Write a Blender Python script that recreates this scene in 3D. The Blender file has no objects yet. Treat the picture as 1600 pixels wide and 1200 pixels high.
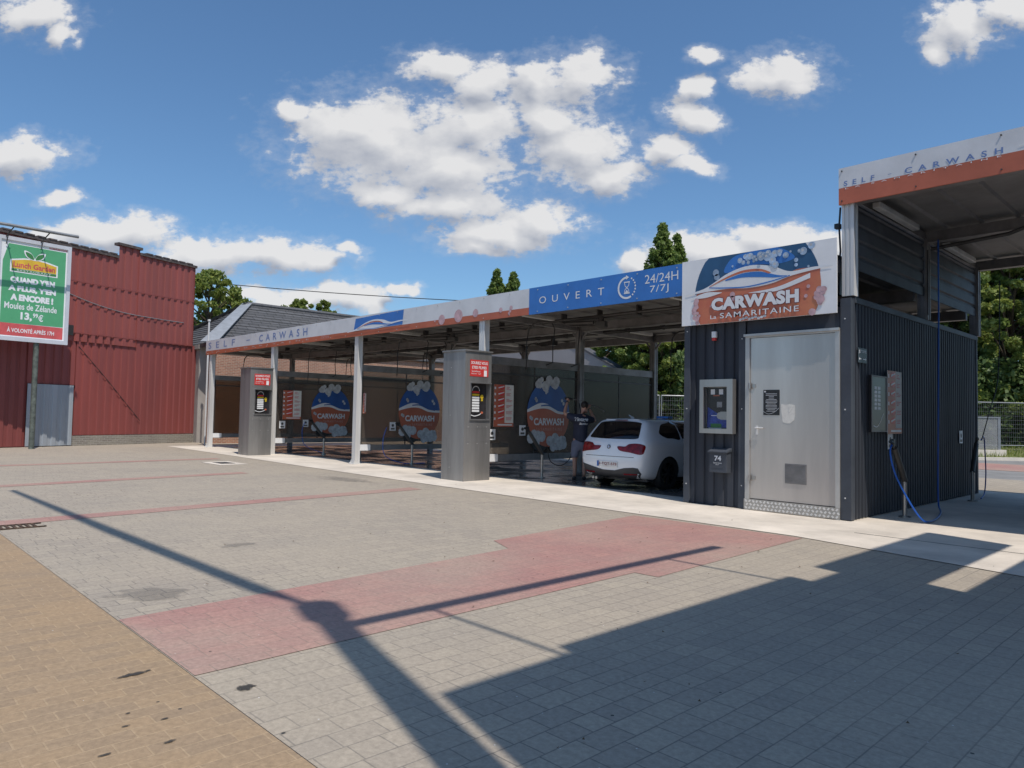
import bpy, bmesh, math, random
import numpy as np
from mathutils import Vector, Matrix
from mathutils.bvhtree import BVHTree
S = bpy.context.scene
COL = S.collection
R = math.radians
random.seed(7); np.random.seed(7)

# ------------------------------------------------------------------ camera, light, sky
YAW, PITCH, ROLL, FPX = 0.808875526, 0.0447557371, 0.0191558156, 1125.84
cf = Vector((-math.sin(YAW)*math.cos(PITCH), math.cos(YAW)*math.cos(PITCH), math.sin(PITCH)))
r0 = Vector((math.cos(YAW), math.sin(YAW), 0)); u0 = r0.cross(cf)
cr = r0*math.cos(ROLL) + u0*math.sin(ROLL); cu = -r0*math.sin(ROLL) + u0*math.cos(ROLL)
cam = bpy.data.cameras.new('camera'); camo = bpy.data.objects.new('camera', cam); COL.objects.link(camo)
cam.sensor_width = 36; cam.lens = FPX/1600*36; cam.clip_end = 3000; cam.clip_start = .05
m = Matrix((cr, cu, -cf)).transposed().to_4x4(); m.translation = Vector((0, 0, 1.5)); camo.matrix_world = m
S.camera = camo
S.view_settings.view_transform = 'Standard'; S.view_settings.look = 'None'
S.view_settings.exposure = 0.10; S.view_settings.gamma = 1
SUNV = Vector((.51, -.145, 1)).normalized()
sl = bpy.data.lights.new('sun', 'SUN'); sl.energy = 3.6; sl.angle = R(.53); sl.color = (1, .93, .845)
so = bpy.data.objects.new('sun', sl); COL.objects.link(so)
so.rotation_euler = SUNV.to_track_quat('Z', 'Y').to_euler(); so.location = (5, -5, 30)

CLOUDS = [(610,225,165,80),(560,205,110,50),(700,270,120,62),(740,200,90,60),(690,110,70,30),(760,130,70,34),(890,235,95,66),(860,190,62,50),(960,278,52,26),
(920,118,62,44),(850,125,50,44),(700,316,130,30),(600,300,60,26),(790,360,112,36),(850,345,66,34),(745,388,62,18),(1030,240,46,30),(1075,262,46,16),(462,178,34,20),
(1082,185,46,30),(1094,140,34,22),(1225,118,70,40),(1108,86,42,17),(1500,44,66,46),(1575,12,66,34),(1466,76,34,22),(30,248,84,36),(50,22,76,36),
(92,54,26,22),(100,312,46,14),(150,368,140,30),(330,400,110,34),(425,398,90,32),(505,404,50,22),(548,386,22,10),(460,468,90,24),(545,466,66,28),
(395,458,46,14),(625,456,24,13),(1120,392,120,32),(1210,376,110,28),(1000,408,36,20),(1290,388,70,34)]
W = bpy.data.worlds.new('World'); S.world = W; W.use_nodes = True
nt = W.node_tree; N_ = nt.nodes; L_ = nt.links
for n in list(N_): N_.remove(n)
def nd(tree, typ, **kw):
    n = tree.nodes.new(typ)
    for k, v in kw.items():
        if k.startswith('i_'): n.inputs[int(k[2:])].default_value = v
        else: setattr(n, k, v)
    return n
grp = bpy.data.node_groups.new('cloud_cover', 'ShaderNodeTree')
grp.interface.new_socket('P', in_out='INPUT', socket_type='NodeSocketVector')
grp.interface.new_socket('D', in_out='OUTPUT', socket_type='NodeSocketFloat')
gi = nd(grp, 'NodeGroupInput'); go = nd(grp, 'NodeGroupOutput')
nz = nd(grp, 'ShaderNodeTexNoise'); nz.inputs['Scale'].default_value = .011; nz.inputs['Detail'].default_value = 3; nz.inputs['Roughness'].default_value = .5
grp.links.new(gi.outputs[0], nz.inputs['Vector'])
wv = nd(grp, 'ShaderNodeVectorMath', operation='MULTIPLY_ADD'); wv.inputs[1].default_value = (100, 56, 0); wv.inputs[2].default_value = (-50, -28, 0)
grp.links.new(nz.outputs['Color'], wv.inputs[0])
wa = nd(grp, 'ShaderNodeVectorMath', operation='ADD'); grp.links.new(gi.outputs[0], wa.inputs[0]); grp.links.new(wv.outputs[0], wa.inputs[1])
prev = None
for (cx, cy, rx, ry) in CLOUDS:
    a = nd(grp, 'ShaderNodeVectorMath', operation='MULTIPLY_ADD'); a.inputs[1].default_value = (1/rx, 1/ry, 0); a.inputs[2].default_value = (-cx/rx, -cy/ry, 0)
    grp.links.new(wa.outputs[0], a.inputs[0])
    b = nd(grp, 'ShaderNodeVectorMath', operation='LENGTH'); grp.links.new(a.outputs[0], b.inputs[0])
    if prev is None: prev = b.outputs['Value']
    else:
        c = nd(grp, 'ShaderNodeMath', operation='SMOOTH_MIN'); c.inputs[2].default_value = .18
        grp.links.new(prev, c.inputs[0]); grp.links.new(b.outputs['Value'], c.inputs[1]); prev = c.outputs[0]
grp.interface.new_socket('B', in_out='OUTPUT', socket_type='NodeSocketFloat')
n2 = nd(grp, 'ShaderNodeTexNoise'); n2.inputs['Scale'].default_value = .019; n2.inputs['Detail'].default_value = 8; n2.inputs['Roughness'].default_value = .58
n3 = nd(grp, 'ShaderNodeTexNoise'); n3.inputs['Scale'].default_value = .017; n3.inputs['Detail'].default_value = 3.5; n3.inputs['Roughness'].default_value = .5
sq = nd(grp, 'ShaderNodeVectorMath', operation='MULTIPLY'); sq.inputs[1].default_value = (1, 1.5, 1); grp.links.new(gi.outputs[0], sq.inputs[0])
s1 = nd(grp, 'ShaderNodeMath', operation='SUBTRACT'); s1.inputs[0].default_value = 1.12; grp.links.new(prev, s1.inputs[1])
for nn2, amp, soc in ((n2, 1.55, 0), (n3, .85, 1)):
    grp.links.new(sq.outputs[0], nn2.inputs['Vector'])
    q1 = nd(grp, 'ShaderNodeMath', operation='SUBTRACT'); q1.inputs[1].default_value = .5; grp.links.new(nn2.outputs['Fac'], q1.inputs[0])
    q2 = nd(grp, 'ShaderNodeMath', operation='MULTIPLY_ADD'); q2.inputs[1].default_value = amp; grp.links.new(q1.outputs[0], q2.inputs[0]); grp.links.new(s1.outputs[0], q2.inputs[2]); grp.links.new(q2.outputs[0], go.inputs[soc])
n4 = nd(grp, 'ShaderNodeTexNoise'); n4.inputs['Scale'].default_value = .06; n4.inputs['Detail'].default_value = 6; n4.inputs['Roughness'].default_value = .6; grp.links.new(sq.outputs[0], n4.inputs['Vector'])
for soc, amp in ((0, .95), (1, .22)):
    src = go.inputs[soc].links[0].from_socket
    q1 = nd(grp, 'ShaderNodeMath', operation='SUBTRACT'); q1.inputs[1].default_value = .5; grp.links.new(n4.outputs['Fac'], q1.inputs[0])
    q2 = nd(grp, 'ShaderNodeMath', operation='MULTIPLY_ADD'); q2.inputs[1].default_value = amp; grp.links.new(q1.outputs[0], q2.inputs[0]); grp.links.new(src, q2.inputs[2]); grp.links.new(q2.outputs[0], go.inputs[soc])
tc = nd(nt, 'ShaderNodeTexCoord')
def dot(v):
    n = nd(nt, 'ShaderNodeVectorMath', operation='DOT_PRODUCT'); n.inputs[1].default_value = v
    L_.new(tc.outputs['Generated'], n.inputs[0]); return n.outputs['Value']
def mth(op, a, b=None, c=None, clamp=False):
    n = nd(nt, 'ShaderNodeMath', operation=op, use_clamp=clamp)
    for i, v in enumerate((a, b, c)):
        if v is None: continue
        if isinstance(v, (int, float)): n.inputs[i].default_value = v
        else: L_.new(v, n.inputs[i])
    return n.outputs[0]
df = mth('MAXIMUM', dot(cf), .05)
pxn = mth('MULTIPLY_ADD', mth('DIVIDE', dot(cr), df), FPX, 800); pyn = mth('MULTIPLY_ADD', mth('DIVIDE', dot(cu), df), -FPX, 600)
cb = nd(nt, 'ShaderNodeCombineXYZ'); L_.new(pxn, cb.inputs[0]); L_.new(pyn, cb.inputs[1])
g1 = nd(nt, 'ShaderNodeGroup', node_tree=grp); L_.new(cb.outputs[0], g1.inputs[0])
off = nd(nt, 'ShaderNodeVectorMath', operation='ADD'); off.inputs[1].default_value = (12, -24, 0); L_.new(cb.outputs[0], off.inputs[0])
g2 = nd(nt, 'ShaderNodeGroup', node_tree=grp); L_.new(off.outputs[0], g2.inputs[0])
mr = nd(nt, 'ShaderNodeMapRange', interpolation_type='SMOOTHSTEP'); mr.inputs[1].default_value = 0; mr.inputs[2].default_value = .5; L_.new(g1.outputs[0], mr.inputs[0])
mr2 = nd(nt, 'ShaderNodeMapRange', interpolation_type='SMOOTHSTEP'); mr2.inputs[1].default_value = -.4; mr2.inputs[2].default_value = .3; mr2.inputs[4].default_value = .2; L_.new(g1.outputs[0], mr2.inputs[0])
shade = mth('MULTIPLY_ADD', mth('SUBTRACT', g1.outputs[1], g2.outputs[1]), 1.0, .64, clamp=True)
sky = nd(nt, 'ShaderNodeTexSky', sky_type='NISHITA', sun_disc=False); sky.sun_elevation = R(62); sky.sun_rotation = R(106)
sky.air_density = 1.0; sky.dust_density = .85; sky.ozone_density = 2.2; sky.altitude = 50
bg1 = nd(nt, 'ShaderNodeBackground'); bg1.inputs[1].default_value = .105; tint = nd(nt, 'ShaderNodeVectorMath', operation='MULTIPLY'); tint.inputs[1].default_value = (.80, 1.04, 1.19); L_.new(sky.outputs[0], tint.inputs[0]); L_.new(tint.outputs[0], bg1.inputs[0])
rmp = nd(nt, 'ShaderNodeMix', data_type='RGBA'); rmp.inputs['A'].default_value = (.34, .37, .44, 1); rmp.inputs['B'].default_value = (.74, .735, .735, 1); L_.new(shade, rmp.inputs['Factor'])
bg2 = nd(nt, 'ShaderNodeBackground'); bg2.inputs[1].default_value = 1.0; L_.new(rmp.outputs['Result'], bg2.inputs[0])
ms = nd(nt, 'ShaderNodeMixShader'); L_.new(mth('MULTIPLY', mth('MAXIMUM', mr.outputs[0], mr2.outputs[0]), .96), ms.inputs[0]); L_.new(bg1.outputs[0], ms.inputs[1]); L_.new(bg2.outputs[0], ms.inputs[2])
wo = nd(nt, 'ShaderNodeOutputWorld'); L_.new(ms.outputs[0], wo.inputs[0])

# ------------------------------------------------------------------ helpers
class MB:
    def __init__(s): s.v = []; s.f = []; s.m = []; s.cm = 0
    def add(s, vs, fs):
        o = len(s.v); s.v += [tuple(v) for v in vs]
        for f in fs: s.f.append([i+o for i in f]); s.m.append(s.cm)
        return s
    def box(s, x0, x1, y0, y1, z0, z1):
        vs = [(x, y, z) for z in (z0, z1) for y in (y0, y1) for x in (x0, x1)]
        return s.add(vs, [(0,2,3,1),(4,5,7,6),(0,1,5,4),(2,6,7,3),(0,4,6,2),(1,3,7,5)])
    def bbox(s, x0, x1, y0, y1, z0, z1, b=.01):      # bevelled box
        bm = bmesh.new(); bmesh.ops.create_cube(bm, size=1)
        for v in bm.verts: v.co = Vector(((x0+x1)/2+v.co.x*(x1-x0), (y0+y1)/2+v.co.y*(y1-y0), (z0+z1)/2+v.co.z*(z1-z0)))
        bmesh.ops.bevel(bm, geom=list(bm.edges), offset=b, segments=2, affect='EDGES', profile=.6)
        bm.verts.index_update(); s.add([v.co[:] for v in bm.verts], [[v.index for v in f.verts] for f in bm.faces]); bm.free(); return s
    def tube(s, pts, r, n=8, cap=True):
        pts = [Vector(p) for p in pts]; rs = r if isinstance(r, (list, tuple)) else [r]*len(pts)
        rings = []; up = None
        for i, p in enumerate(pts):
            t = (pts[min(i+1, len(pts)-1)]-pts[max(i-1, 0)]).normalized()
            if up is None:
                up = Vector((0,0,1)) if abs(t.z) < .9 else Vector((1,0,0))
            a = t.cross(up).normalized(); b = a.cross(t).normalized(); up = b
            rings.append([p+(a*math.cos(k*2*math.pi/n)+b*math.sin(k*2*math.pi/n))*rs[i] for k in range(n)])
        vs = [q for rg in rings for q in rg]; fs = []
        for i in range(len(pts)-1):
            for k in range(n): fs.append((i*n+k, i*n+(k+1)%n, (i+1)*n+(k+1)%n, (i+1)*n+k))
        if cap: fs.append(tuple(range(n))[::-1]); fs.append(tuple((len(pts)-1)*n+k for k in range(n)))
        return s.add(vs, fs)
    def poly(s, fr, pts, d0, d1=None):                # flat polygon in a frame, optionally extruded d0..d1
        if d1 is None: return s.add([at(fr, u, v, d0) for u, v in pts], [tuple(range(len(pts)))])
        n = len(pts); vs = [at(fr, u, v, d1) for u, v in pts]+[at(fr, u, v, d0) for u, v in pts]
        fs = [tuple(range(n)), tuple(range(2*n-1, n-1, -1))]+[(i, i+n, (i+1)%n+n, (i+1)%n) for i in range(n)]
        return s.add(vs, fs)
    def rect(s, fr, u0, u1, v0, v1, d0, d1=None): return s.poly(fr, [(u0,v0),(u1,v0),(u1,v1),(u0,v1)], d0, d1)
    def disc(s, fr, cu_, cv, rx, ry, d0, d1=None, n=20): return s.poly(fr, [(cu_+rx*math.cos(k*2*math.pi/n), cv+ry*math.sin(k*2*math.pi/n)) for k in range(n)], d0, d1)
    def grid(s, rows):                                # rows of equal-length point lists
        n = len(rows[0]); return s.add([p for r in rows for p in r], [(i*n+k, i*n+k+1, (i+1)*n+k+1, (i+1)*n+k) for i in range(len(rows)-1) for k in range(n-1)])
def at(fr, u, v, d=0): return fr[0]+fr[1]*u+fr[2]*v+fr[3]*d
def root_loc(o):
    t = Vector((0,0,0))
    while o: t += Vector(o.location); o = o.parent
    return t
def obj(name, mb, mat, parent=None, smooth=False, local=False, flip=None):
    me = bpy.data.meshes.new(name); loc = root_loc(parent) if (parent and not local) else Vector((0,0,0))
    me.from_pydata([Vector(v)-loc for v in mb.v], [], mb.f)
    for mm in (mat if isinstance(mat, (list, tuple)) else [mat]): me.materials.append(mm)
    if any(mb.m): me.polygons.foreach_set('material_index', mb.m)
    if smooth is True: me.polygons.foreach_set('use_smooth', [True]*len(me.polygons))
    elif smooth: me.polygons.foreach_set('use_smooth', [True]*len(me.polygons)); me.set_sharp_from_angle(angle=R(smooth))
    me.update(); o = bpy.data.objects.new(name, me); COL.objects.link(o)
    if parent: o.parent = parent
    return o
def tag(o, label, cat=None, group=None):
    o['label'] = label
    if cat: o['category'] = cat
    if group: o['group'] = group
    return o
def thing(name, label, cat, loc=(0,0,0), rz=0, group=None):
    o = bpy.data.objects.new(name, None); COL.objects.link(o); o.location = loc; o.rotation_euler = (0,0,rz); o.empty_display_size = .2
    return tag(o, label, cat, group)
def struct(name, mb, mat, **k):
    o = obj(name, mb, mat, **k); o['kind'] = 'structure'; return o
def copy_tree(o, parent=None, loc=None, label=None, rz=None):
    c = o.copy(); COL.objects.link(c); c.parent = parent
    if loc is not None: c.location = loc
    if rz is not None: c.rotation_euler = (0,0,rz)
    if label: c['label'] = label
    for ch in list(o.children): copy_tree(ch, c)
    return c
def text(name, s, fr, u0_, u1, v0, v1, d, mat, parent, bold=0, space=1.0, shear=0):
    cu2 = bpy.data.curves.new(name, 'FONT'); cu2.body = s; cu2.offset = bold; cu2.space_character = space; cu2.shear = shear; cu2.resolution_u = 3; cu2.align_x = 'CENTER'; cu2.space_line = .95
    to = bpy.data.objects.new(name, cu2); COL.objects.link(to)
    dg = bpy.context.evaluated_depsgraph_get(); me = bpy.data.meshes.new_from_object(to.evaluated_get(dg)); bpy.data.objects.remove(to); bpy.data.curves.remove(cu2)
    xs = [v.co.x for v in me.vertices]; ys = [v.co.y for v in me.vertices]; x0, x1, y0, y1 = min(xs), max(xs), min(ys), max(ys)
    loc = root_loc(parent)
    for v in me.vertices:
        v.co = at(fr, u0_+(v.co.x-x0)/(x1-x0)*(u1-u0_), v0+(v.co.y-y0)/(y1-y0)*(v1-v0), d)-loc
    me.materials.clear(); me.materials.append(mat); me.update(); me.name = name
    o = bpy.data.objects.new(name, me); COL.objects.link(o); o.parent = parent; return o
def merge(name, objs, parent=None):                   # join flat letter meshes into one
    mb = MB(); mats = []
    for i, o in enumerate(objs):
        mm = o.data.materials[0]
        if mm not in mats: mats.append(mm)
        mb.cm = mats.index(mm); mb.add([v.co[:] for v in o.data.vertices], [list(p.vertices) for p in o.data.polygons])
        bpy.data.objects.remove(o)
    return obj(name, mb, mats, parent, local=True)

# ------------------------------------------------------------------ materials
def mat(name, col, rough=.6, metal=0, var=.12, vs=3.0, bump=0, bs=40, spec=.5, col2=None, streak=False, detail=6):
    M = bpy.data.materials.new(name); M.use_nodes = True; t = M.node_tree; b = t.nodes['Principled BSDF']
    b.inputs['Roughness'].default_value = rough; b.inputs['Metallic'].default_value = metal; b.inputs['Specular IOR Level'].default_value = spec
    tcn = nd(t, 'ShaderNodeTexCoord'); mp = nd(t, 'ShaderNodeMapping'); t.links.new(tcn.outputs['Object'], mp.inputs[0])
    if streak: mp.inputs['Scale'].default_value = (1, 1, .12)
    n = nd(t, 'ShaderNodeTexNoise'); n.inputs['Scale'].default_value = vs; n.inputs['Detail'].default_value = detail; n.inputs['Roughness'].default_value = .65; t.links.new(mp.outputs[0], n.inputs['Vector'])
    mx = nd(t, 'ShaderNodeMix', data_type='RGBA'); c2 = col2 or tuple(max(0, c*(1-var*2.2)) for c in col); c1 = col if col2 else tuple(min(1, c*(1+var)) for c in col)
    mx.inputs['A'].default_value = (*c2, 1); mx.inputs['B'].default_value = (*c1, 1)
    ra = nd(t, 'ShaderNodeMapRange'); ra.inputs[1].default_value = .3; ra.inputs[2].default_value = .7; t.links.new(n.outputs['Fac'], ra.inputs[0]); t.links.new(ra.outputs[0], mx.inputs['Factor'])
    t.links.new(mx.outputs['Result'], b.inputs['Base Color'])
    rr = nd(t, 'ShaderNodeMapRange'); rr.inputs[3].default_value = min(1, rough*1.2); rr.inputs[4].default_value = rough*.8; t.links.new(n.outputs['Fac'], rr.inputs[0]); t.links.new(rr.outputs[0], b.inputs['Roughness'])
    if bump:
        nb = nd(t, 'ShaderNodeTexNoise'); nb.inputs['Scale'].default_value = bs; nb.inputs['Detail'].default_value = 4; t.links.new(tcn.outputs['Object'], nb.inputs['Vector'])
        bp = nd(t, 'ShaderNodeBump'); bp.inputs['Strength'].default_value = bump; bp.inputs['Distance'].default_value = .02; t.links.new(nb.outputs['Fac'], bp.inputs['Height']); t.links.new(bp.outputs[0], b.inputs['Normal'])
    return M
def brickmat(name, c1, c2, mortar, bw, bh, ms_, rough=.85, rot=0, bump=.4, dirt=.35, dirtcol=(.12,.11,.1), wallaxis=None, offset=.5, freq=2, speck=0, wear=(.9, .5), squash=1.0, dust=0):
    M = bpy.data.materials.new(name); M.use_nodes = True; t = M.node_tree; b = t.nodes['Principled BSDF']; Lk = t.links.new
    tcn = nd(t, 'ShaderNodeTexCoord'); P = tcn.outputs['Object']
    if wallaxis:
        sp = nd(t, 'ShaderNodeSeparateXYZ'); Lk(P, sp.inputs[0]); cx = nd(t, 'ShaderNodeCombineXYZ'); Lk(sp.outputs[wallaxis], cx.inputs[0]); Lk(sp.outputs['Z'], cx.inputs[1]); P2 = cx.outputs[0]
    else: P2 = P
    mp = nd(t, 'ShaderNodeMapping'); mp.inputs['Rotation'].default_value = (0,0,rot); Lk(P2, mp.inputs[0])
    wn = nd(t, 'ShaderNodeTexNoise'); wn.inputs['Scale'].default_value = 1.3; wn.inputs['Detail'].default_value = 3; Lk(P2, wn.inputs['Vector'])
    wm = nd(t, 'ShaderNodeVectorMath', operation='MULTIPLY_ADD'); k = bh*.16; wm.inputs[1].default_value = (k, k, 0); Lk(wn.outputs['Color'], wm.inputs[0]); Lk(mp.outputs[0], wm.inputs[2])
    bt = nd(t, 'ShaderNodeTexBrick'); bt.offset = offset; bt.offset_frequency = freq; bt.squash = squash; bt.squash_frequency = 3
    bt.inputs['Color1'].default_value = (*c1,1); bt.inputs['Color2'].default_value = (*c2,1); bt.inputs['Mortar'].default_value = (*mortar,1)
    bt.inputs['Scale'].default_value = 1; bt.inputs['Mortar Size'].default_value = ms_; bt.inputs['Mortar Smooth'].default_value = .4; bt.inputs['Bias'].default_value = 0; bt.inputs['Brick Width'].default_value = bw; bt.inputs['Row Height'].default_value = bh
    Lk(wm.outputs[0], bt.inputs['Vector'])
    # large wear + stains
    n1 = nd(t, 'ShaderNodeTexNoise'); n1.inputs['Scale'].default_value = wear[1]; n1.inputs['Detail'].default_value = 8; n1.inputs['Roughness'].default_value = .6; Lk(P, n1.inputs['Vector'])
    r1 = nd(t, 'ShaderNodeMapRange'); r1.inputs[1].default_value = .42; r1.inputs[2].default_value = .78; r1.inputs[4].default_value = dirt; Lk(n1.outputs['Fac'], r1.inputs[0])
    mx = nd(t, 'ShaderNodeMix', data_type='RGBA'); mx.inputs['B'].default_value = (*dirtcol,1); Lk(r1.outputs[0], mx.inputs['Factor']); Lk(bt.outputs['Color'], mx.inputs['A'])
    if dust:
        nu = nd(t, 'ShaderNodeTexNoise'); nu.inputs['Scale'].default_value = .42; nu.inputs['Detail'].default_value = 9; nu.inputs['Roughness'].default_value = .62
        av = nd(t, 'ShaderNodeVectorMath', operation='ADD'); av.inputs[1].default_value = (13, 4, 2); Lk(P, av.inputs[0]); Lk(av.outputs[0], nu.inputs['Vector'])
        ru = nd(t, 'ShaderNodeMapRange'); ru.inputs[1].default_value = .40; ru.inputs[2].default_value = .72; ru.inputs[4].default_value = dust; Lk(nu.outputs['Fac'], ru.inputs[0])
        mu = nd(t, 'ShaderNodeMix', data_type='RGBA'); mu.inputs['B'].default_value = (.39,.335,.26,1); Lk(ru.outputs[0], mu.inputs['Factor']); Lk(mx.outputs['Result'], mu.inputs['A']); mx = mu
    n2 = nd(t, 'ShaderNodeTexNoise'); n2.inputs['Scale'].default_value = 28; n2.inputs['Detail'].default_value = 5; n2.inputs['Roughness'].default_value = .75; Lk(P, n2.inputs['Vector'])
    r2 = nd(t, 'ShaderNodeMapRange'); r2.inputs[1].default_value = .25; r2.inputs[2].default_value = .75; r2.inputs[3].default_value = .72; r2.inputs[4].default_value = 1.22; Lk(n2.outputs['Fac'], r2.inputs[0])
    mv = nd(t, 'ShaderNodeVectorMath', operation='MULTIPLY'); Lk(mx.outputs['Result'], mv.inputs[0]); Lk(r2.outputs[0], mv.inputs[1]); out = mv.outputs[0]
    if speck:
        for sc, th, colr in ((9, .045, (.62,.6,.56)), (5.3, .05, (.03,.03,.028))):
            vo = nd(t, 'ShaderNodeTexVoronoi'); vo.inputs['Scale'].default_value = sc; Lk(P, vo.inputs['Vector'])
            vn = nd(t, 'ShaderNodeTexNoise'); vn.inputs['Scale'].default_value = 1.1; Lk(P, vn.inputs['Vector'])
            lt = nd(t, 'ShaderNodeMath', operation='LESS_THAN'); lt.inputs[1].default_value = th; Lk(vo.outputs['Distance'], lt.inputs[0])
            sx = nd(t, 'ShaderNodeSeparateColor'); Lk(vo.outputs['Color'], sx.inputs[0])
            g = nd(t, 'ShaderNodeMath', operation='GREATER_THAN'); g.inputs[1].default_value = .72; Lk(sx.outputs[0], g.inputs[0])
            mm = nd(t, 'ShaderNodeMath', operation='MULTIPLY'); Lk(lt.outputs[0], mm.inputs[0]); Lk(g.outputs[0], mm.inputs[1])
            ss = nd(t, 'ShaderNodeMath', operation='MULTIPLY'); ss.inputs[1].default_value = speck; Lk(mm.outputs[0], ss.inputs[0])
            m3 = nd(t, 'ShaderNodeMix', data_type='RGBA'); m3.inputs['B'].default_value = (*colr,1); Lk(ss.outputs[0], m3.inputs['Factor']); Lk(out, m3.inputs['A']); out = m3.outputs['Result']
    Lk(out, b.inputs['Base Color']); b.inputs['Roughness'].default_value = rough
    mh = nd(t, 'ShaderNodeMath', operation='MULTIPLY_ADD'); mh.inputs[1].default_value = -1; Lk(bt.outputs['Fac'], mh.inputs[0]); m4 = nd(t, 'ShaderNodeMath', operation='MULTIPLY'); m4.inputs[1].default_value = .35; Lk(n2.outputs['Fac'], m4.inputs[0]); Lk(m4.outputs[0], mh.inputs[2])
    bp = nd(t, 'ShaderNodeBump'); bp.inputs['Strength'].default_value = bump; bp.inputs['Distance'].default_value = .008; Lk(mh.outputs[0], bp.inputs['Height']); Lk(bp.outputs[0], b.inputs['Normal'])
    return M
M_pave = brickmat('grey_pavers', (.39,.335,.262), (.335,.288,.232), (.19,.17,.145), .25, .16, .0048, rot=R(90), dirt=.3, dirtcol=(.24,.225,.20), offset=.37, freq=2, speck=.9, squash=.68, wear=(1,.55), dust=.75)
M_red = brickmat('red_pavers', (.40,.215,.18), (.355,.19,.165), (.26,.165,.14), .25, .16, .0045, rot=R(90), dirt=.3, dirtcol=(.27,.19,.175), offset=.37, speck=.8, squash=.68, wear=(1,.8), dust=.6)
M_ochre = brickmat('ochre_pavers', (.35,.245,.145), (.30,.215,.135), (.39,.28,.17), .22, .112, .006, rot=R(90), dirt=.4, dirtcol=(.29,.225,.16), offset=.5, speck=.9, wear=(1,.9))
M_conc = mat('concrete_apron', (.68,.61,.52), .85, var=.13, vs=.9, bump=.25, bs=30)
M_wet = mat('wet_bay_floor', (.11,.108,.105), .32, var=.35, vs=.9, bump=.15, bs=25)
M_wet.node_tree.nodes['Principled BSDF'].inputs['Specular IOR Level'].default_value = .6
for n_ in M_wet.node_tree.nodes:
    if n_.bl_idname == 'ShaderNodeMapRange' and abs(n_.inputs[3].default_value-.384) < .01: n_.inputs[1].default_value = .42; n_.inputs[2].default_value = .56; n_.inputs[3].default_value = .6; n_.inputs[4].default_value = .06
M_asph = mat('far_asphalt', (.24,.235,.225), .9, var=.15, vs=.8, bump=.3)
M_house = brickmat('house_brick', (.42,.20,.125), (.30,.14,.09), (.48,.41,.32), .22, .075, .009, wallaxis='Y', dirt=.4, dirtcol=(.2,.13,.1), bump=.5)
M_plinth = brickmat('old_brick', (.30,.27,.22), (.22,.19,.16), (.36,.34,.30), .22, .075, .012, wallaxis='Y', dirt=.5, dirtcol=(.15,.14,.12), bump=.6)
M_redmetal = mat('red_corrugated_metal', (.31,.078,.066), .6, vs=1.1, streak=True, col2=(.21,.06,.052))
M_redold = mat('faded_red_corrugated_metal', (.285,.068,.058), .6, vs=.9, streak=True, col2=(.18,.05,.046))
M_greymetal = mat('grey_corrugated_metal', (.33,.36,.39), .45, var=.1, vs=1.5, streak=True)
M_tin = mat('dark_coping', (.11,.085,.075), .7, var=.3, vs=6)
M_blk = mat('blackened_timber', (.03,.028,.028), .8)
M_alu = mat('aluminium_profile', (.70,.69,.67), .4, metal=.15, var=.07, vs=4, streak=True)
M_beam = mat('dull_galvanised_steel', (.27,.26,.255), .55, metal=.4, var=.14, vs=3)
M_steeld = mat('dark_steel', (.085,.082,.08), .5, metal=.4, var=.15, vs=5)
M_soffit = mat('soffit_sheet', (.25,.24,.23), .6, var=.12, vs=1.2)
M_navy = mat('anthracite_cladding', (.050,.056,.070), .6, var=.16, vs=1.5, streak=True, spec=.22)
M_trim = mat('anthracite_trim', (.066,.075,.092), .55, var=.10, vs=2, spec=.3)
M_white = mat('white_panel', (.84,.84,.84), .42, var=.035, vs=2.5)
M_greyfas = mat('pale_grey_fascia', (.70,.70,.71), .4, var=.06, vs=1.6)
M_orange = mat('orange_red_film', (.50,.135,.07), .42, var=.07, vs=2)
M_blue = mat('blue_film', (.045,.19,.55), .4, var=.06, vs=2)
M_blued = mat('deep_blue_film', (.02,.10,.36), .4, var=.1, vs=3)
M_teal = mat('dark_blue_film', (.03,.10,.21), .4, var=.12, vs=1.2)
M_amber = mat('amber_red_film', (.62,.22,.10), .42, var=.14, vs=1.5, col2=(.50,.115,.075))
M_wtxt = mat('white_lettering', (.78,.79,.80), .45, var=.03)
M_btxt = mat('blue_lettering', (.16,.24,.47), .45, var=.05)
M_faint = mat('faded_lettering', (.62,.42,.38), .5, var=.05)
M_dtxt = mat('dark_outline', (.20,.06,.07), .5, var=.05)
M_pink = mat('pink_bubble', (.62,.40,.42), .4, var=.15, vs=8)
M_bub = mat('pale_bubble', (.42,.55,.72), .35, var=.25, vs=7)
M_foam = mat('foam_white', (.60,.62,.64), .5, var=.18, vs=9)
M_stain = mat('brushed_stainless', (.42,.41,.40), .34, metal=.75, var=.10, vs=2, streak=True)
M_pillar = mat('pillar_stainless', (.34,.33,.32), .40, metal=.6, var=.2, vs=1.6, streak=True)
M_door = mat('door_stainless', (.57,.53,.50), .33, metal=.6, var=.11, vs=1.0, streak=True)
M_frame = mat('door_frame_metal', (.52,.51,.49), .4, metal=.4, var=.06)
M_redsign = mat('red_sticker', (.60,.045,.04), .4, var=.05)
M_paper = mat('worn_paper', (.74,.72,.66), .75, var=.06, vs=12)
M_black = mat('black_plastic', (.02,.02,.022), .4, var=.2)
M_panelblk = mat('black_control_plate', (.03,.028,.03), .3, var=.2)
M_yel = mat('yellow_sticker', (.70,.50,.03), .4)
M_bluehose = mat('blue_hose', (.01,.09,.42), .35)
M_blackhose = mat('black_hose', (.015,.015,.018), .4)
M_bluep = mat('blue_backing', (.03,.07,.35), .4, var=.3, vs=14)
M_green = mat('poster_green', (.09,.36,.17), .5, var=.04)
M_green2 = mat('leaf_green', (.05,.22,.06), .5)
M_pred = mat('poster_red', (.60,.10,.10), .5)
M_yellow = mat('poster_yellow', (.75,.47,.04), .5)
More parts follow.
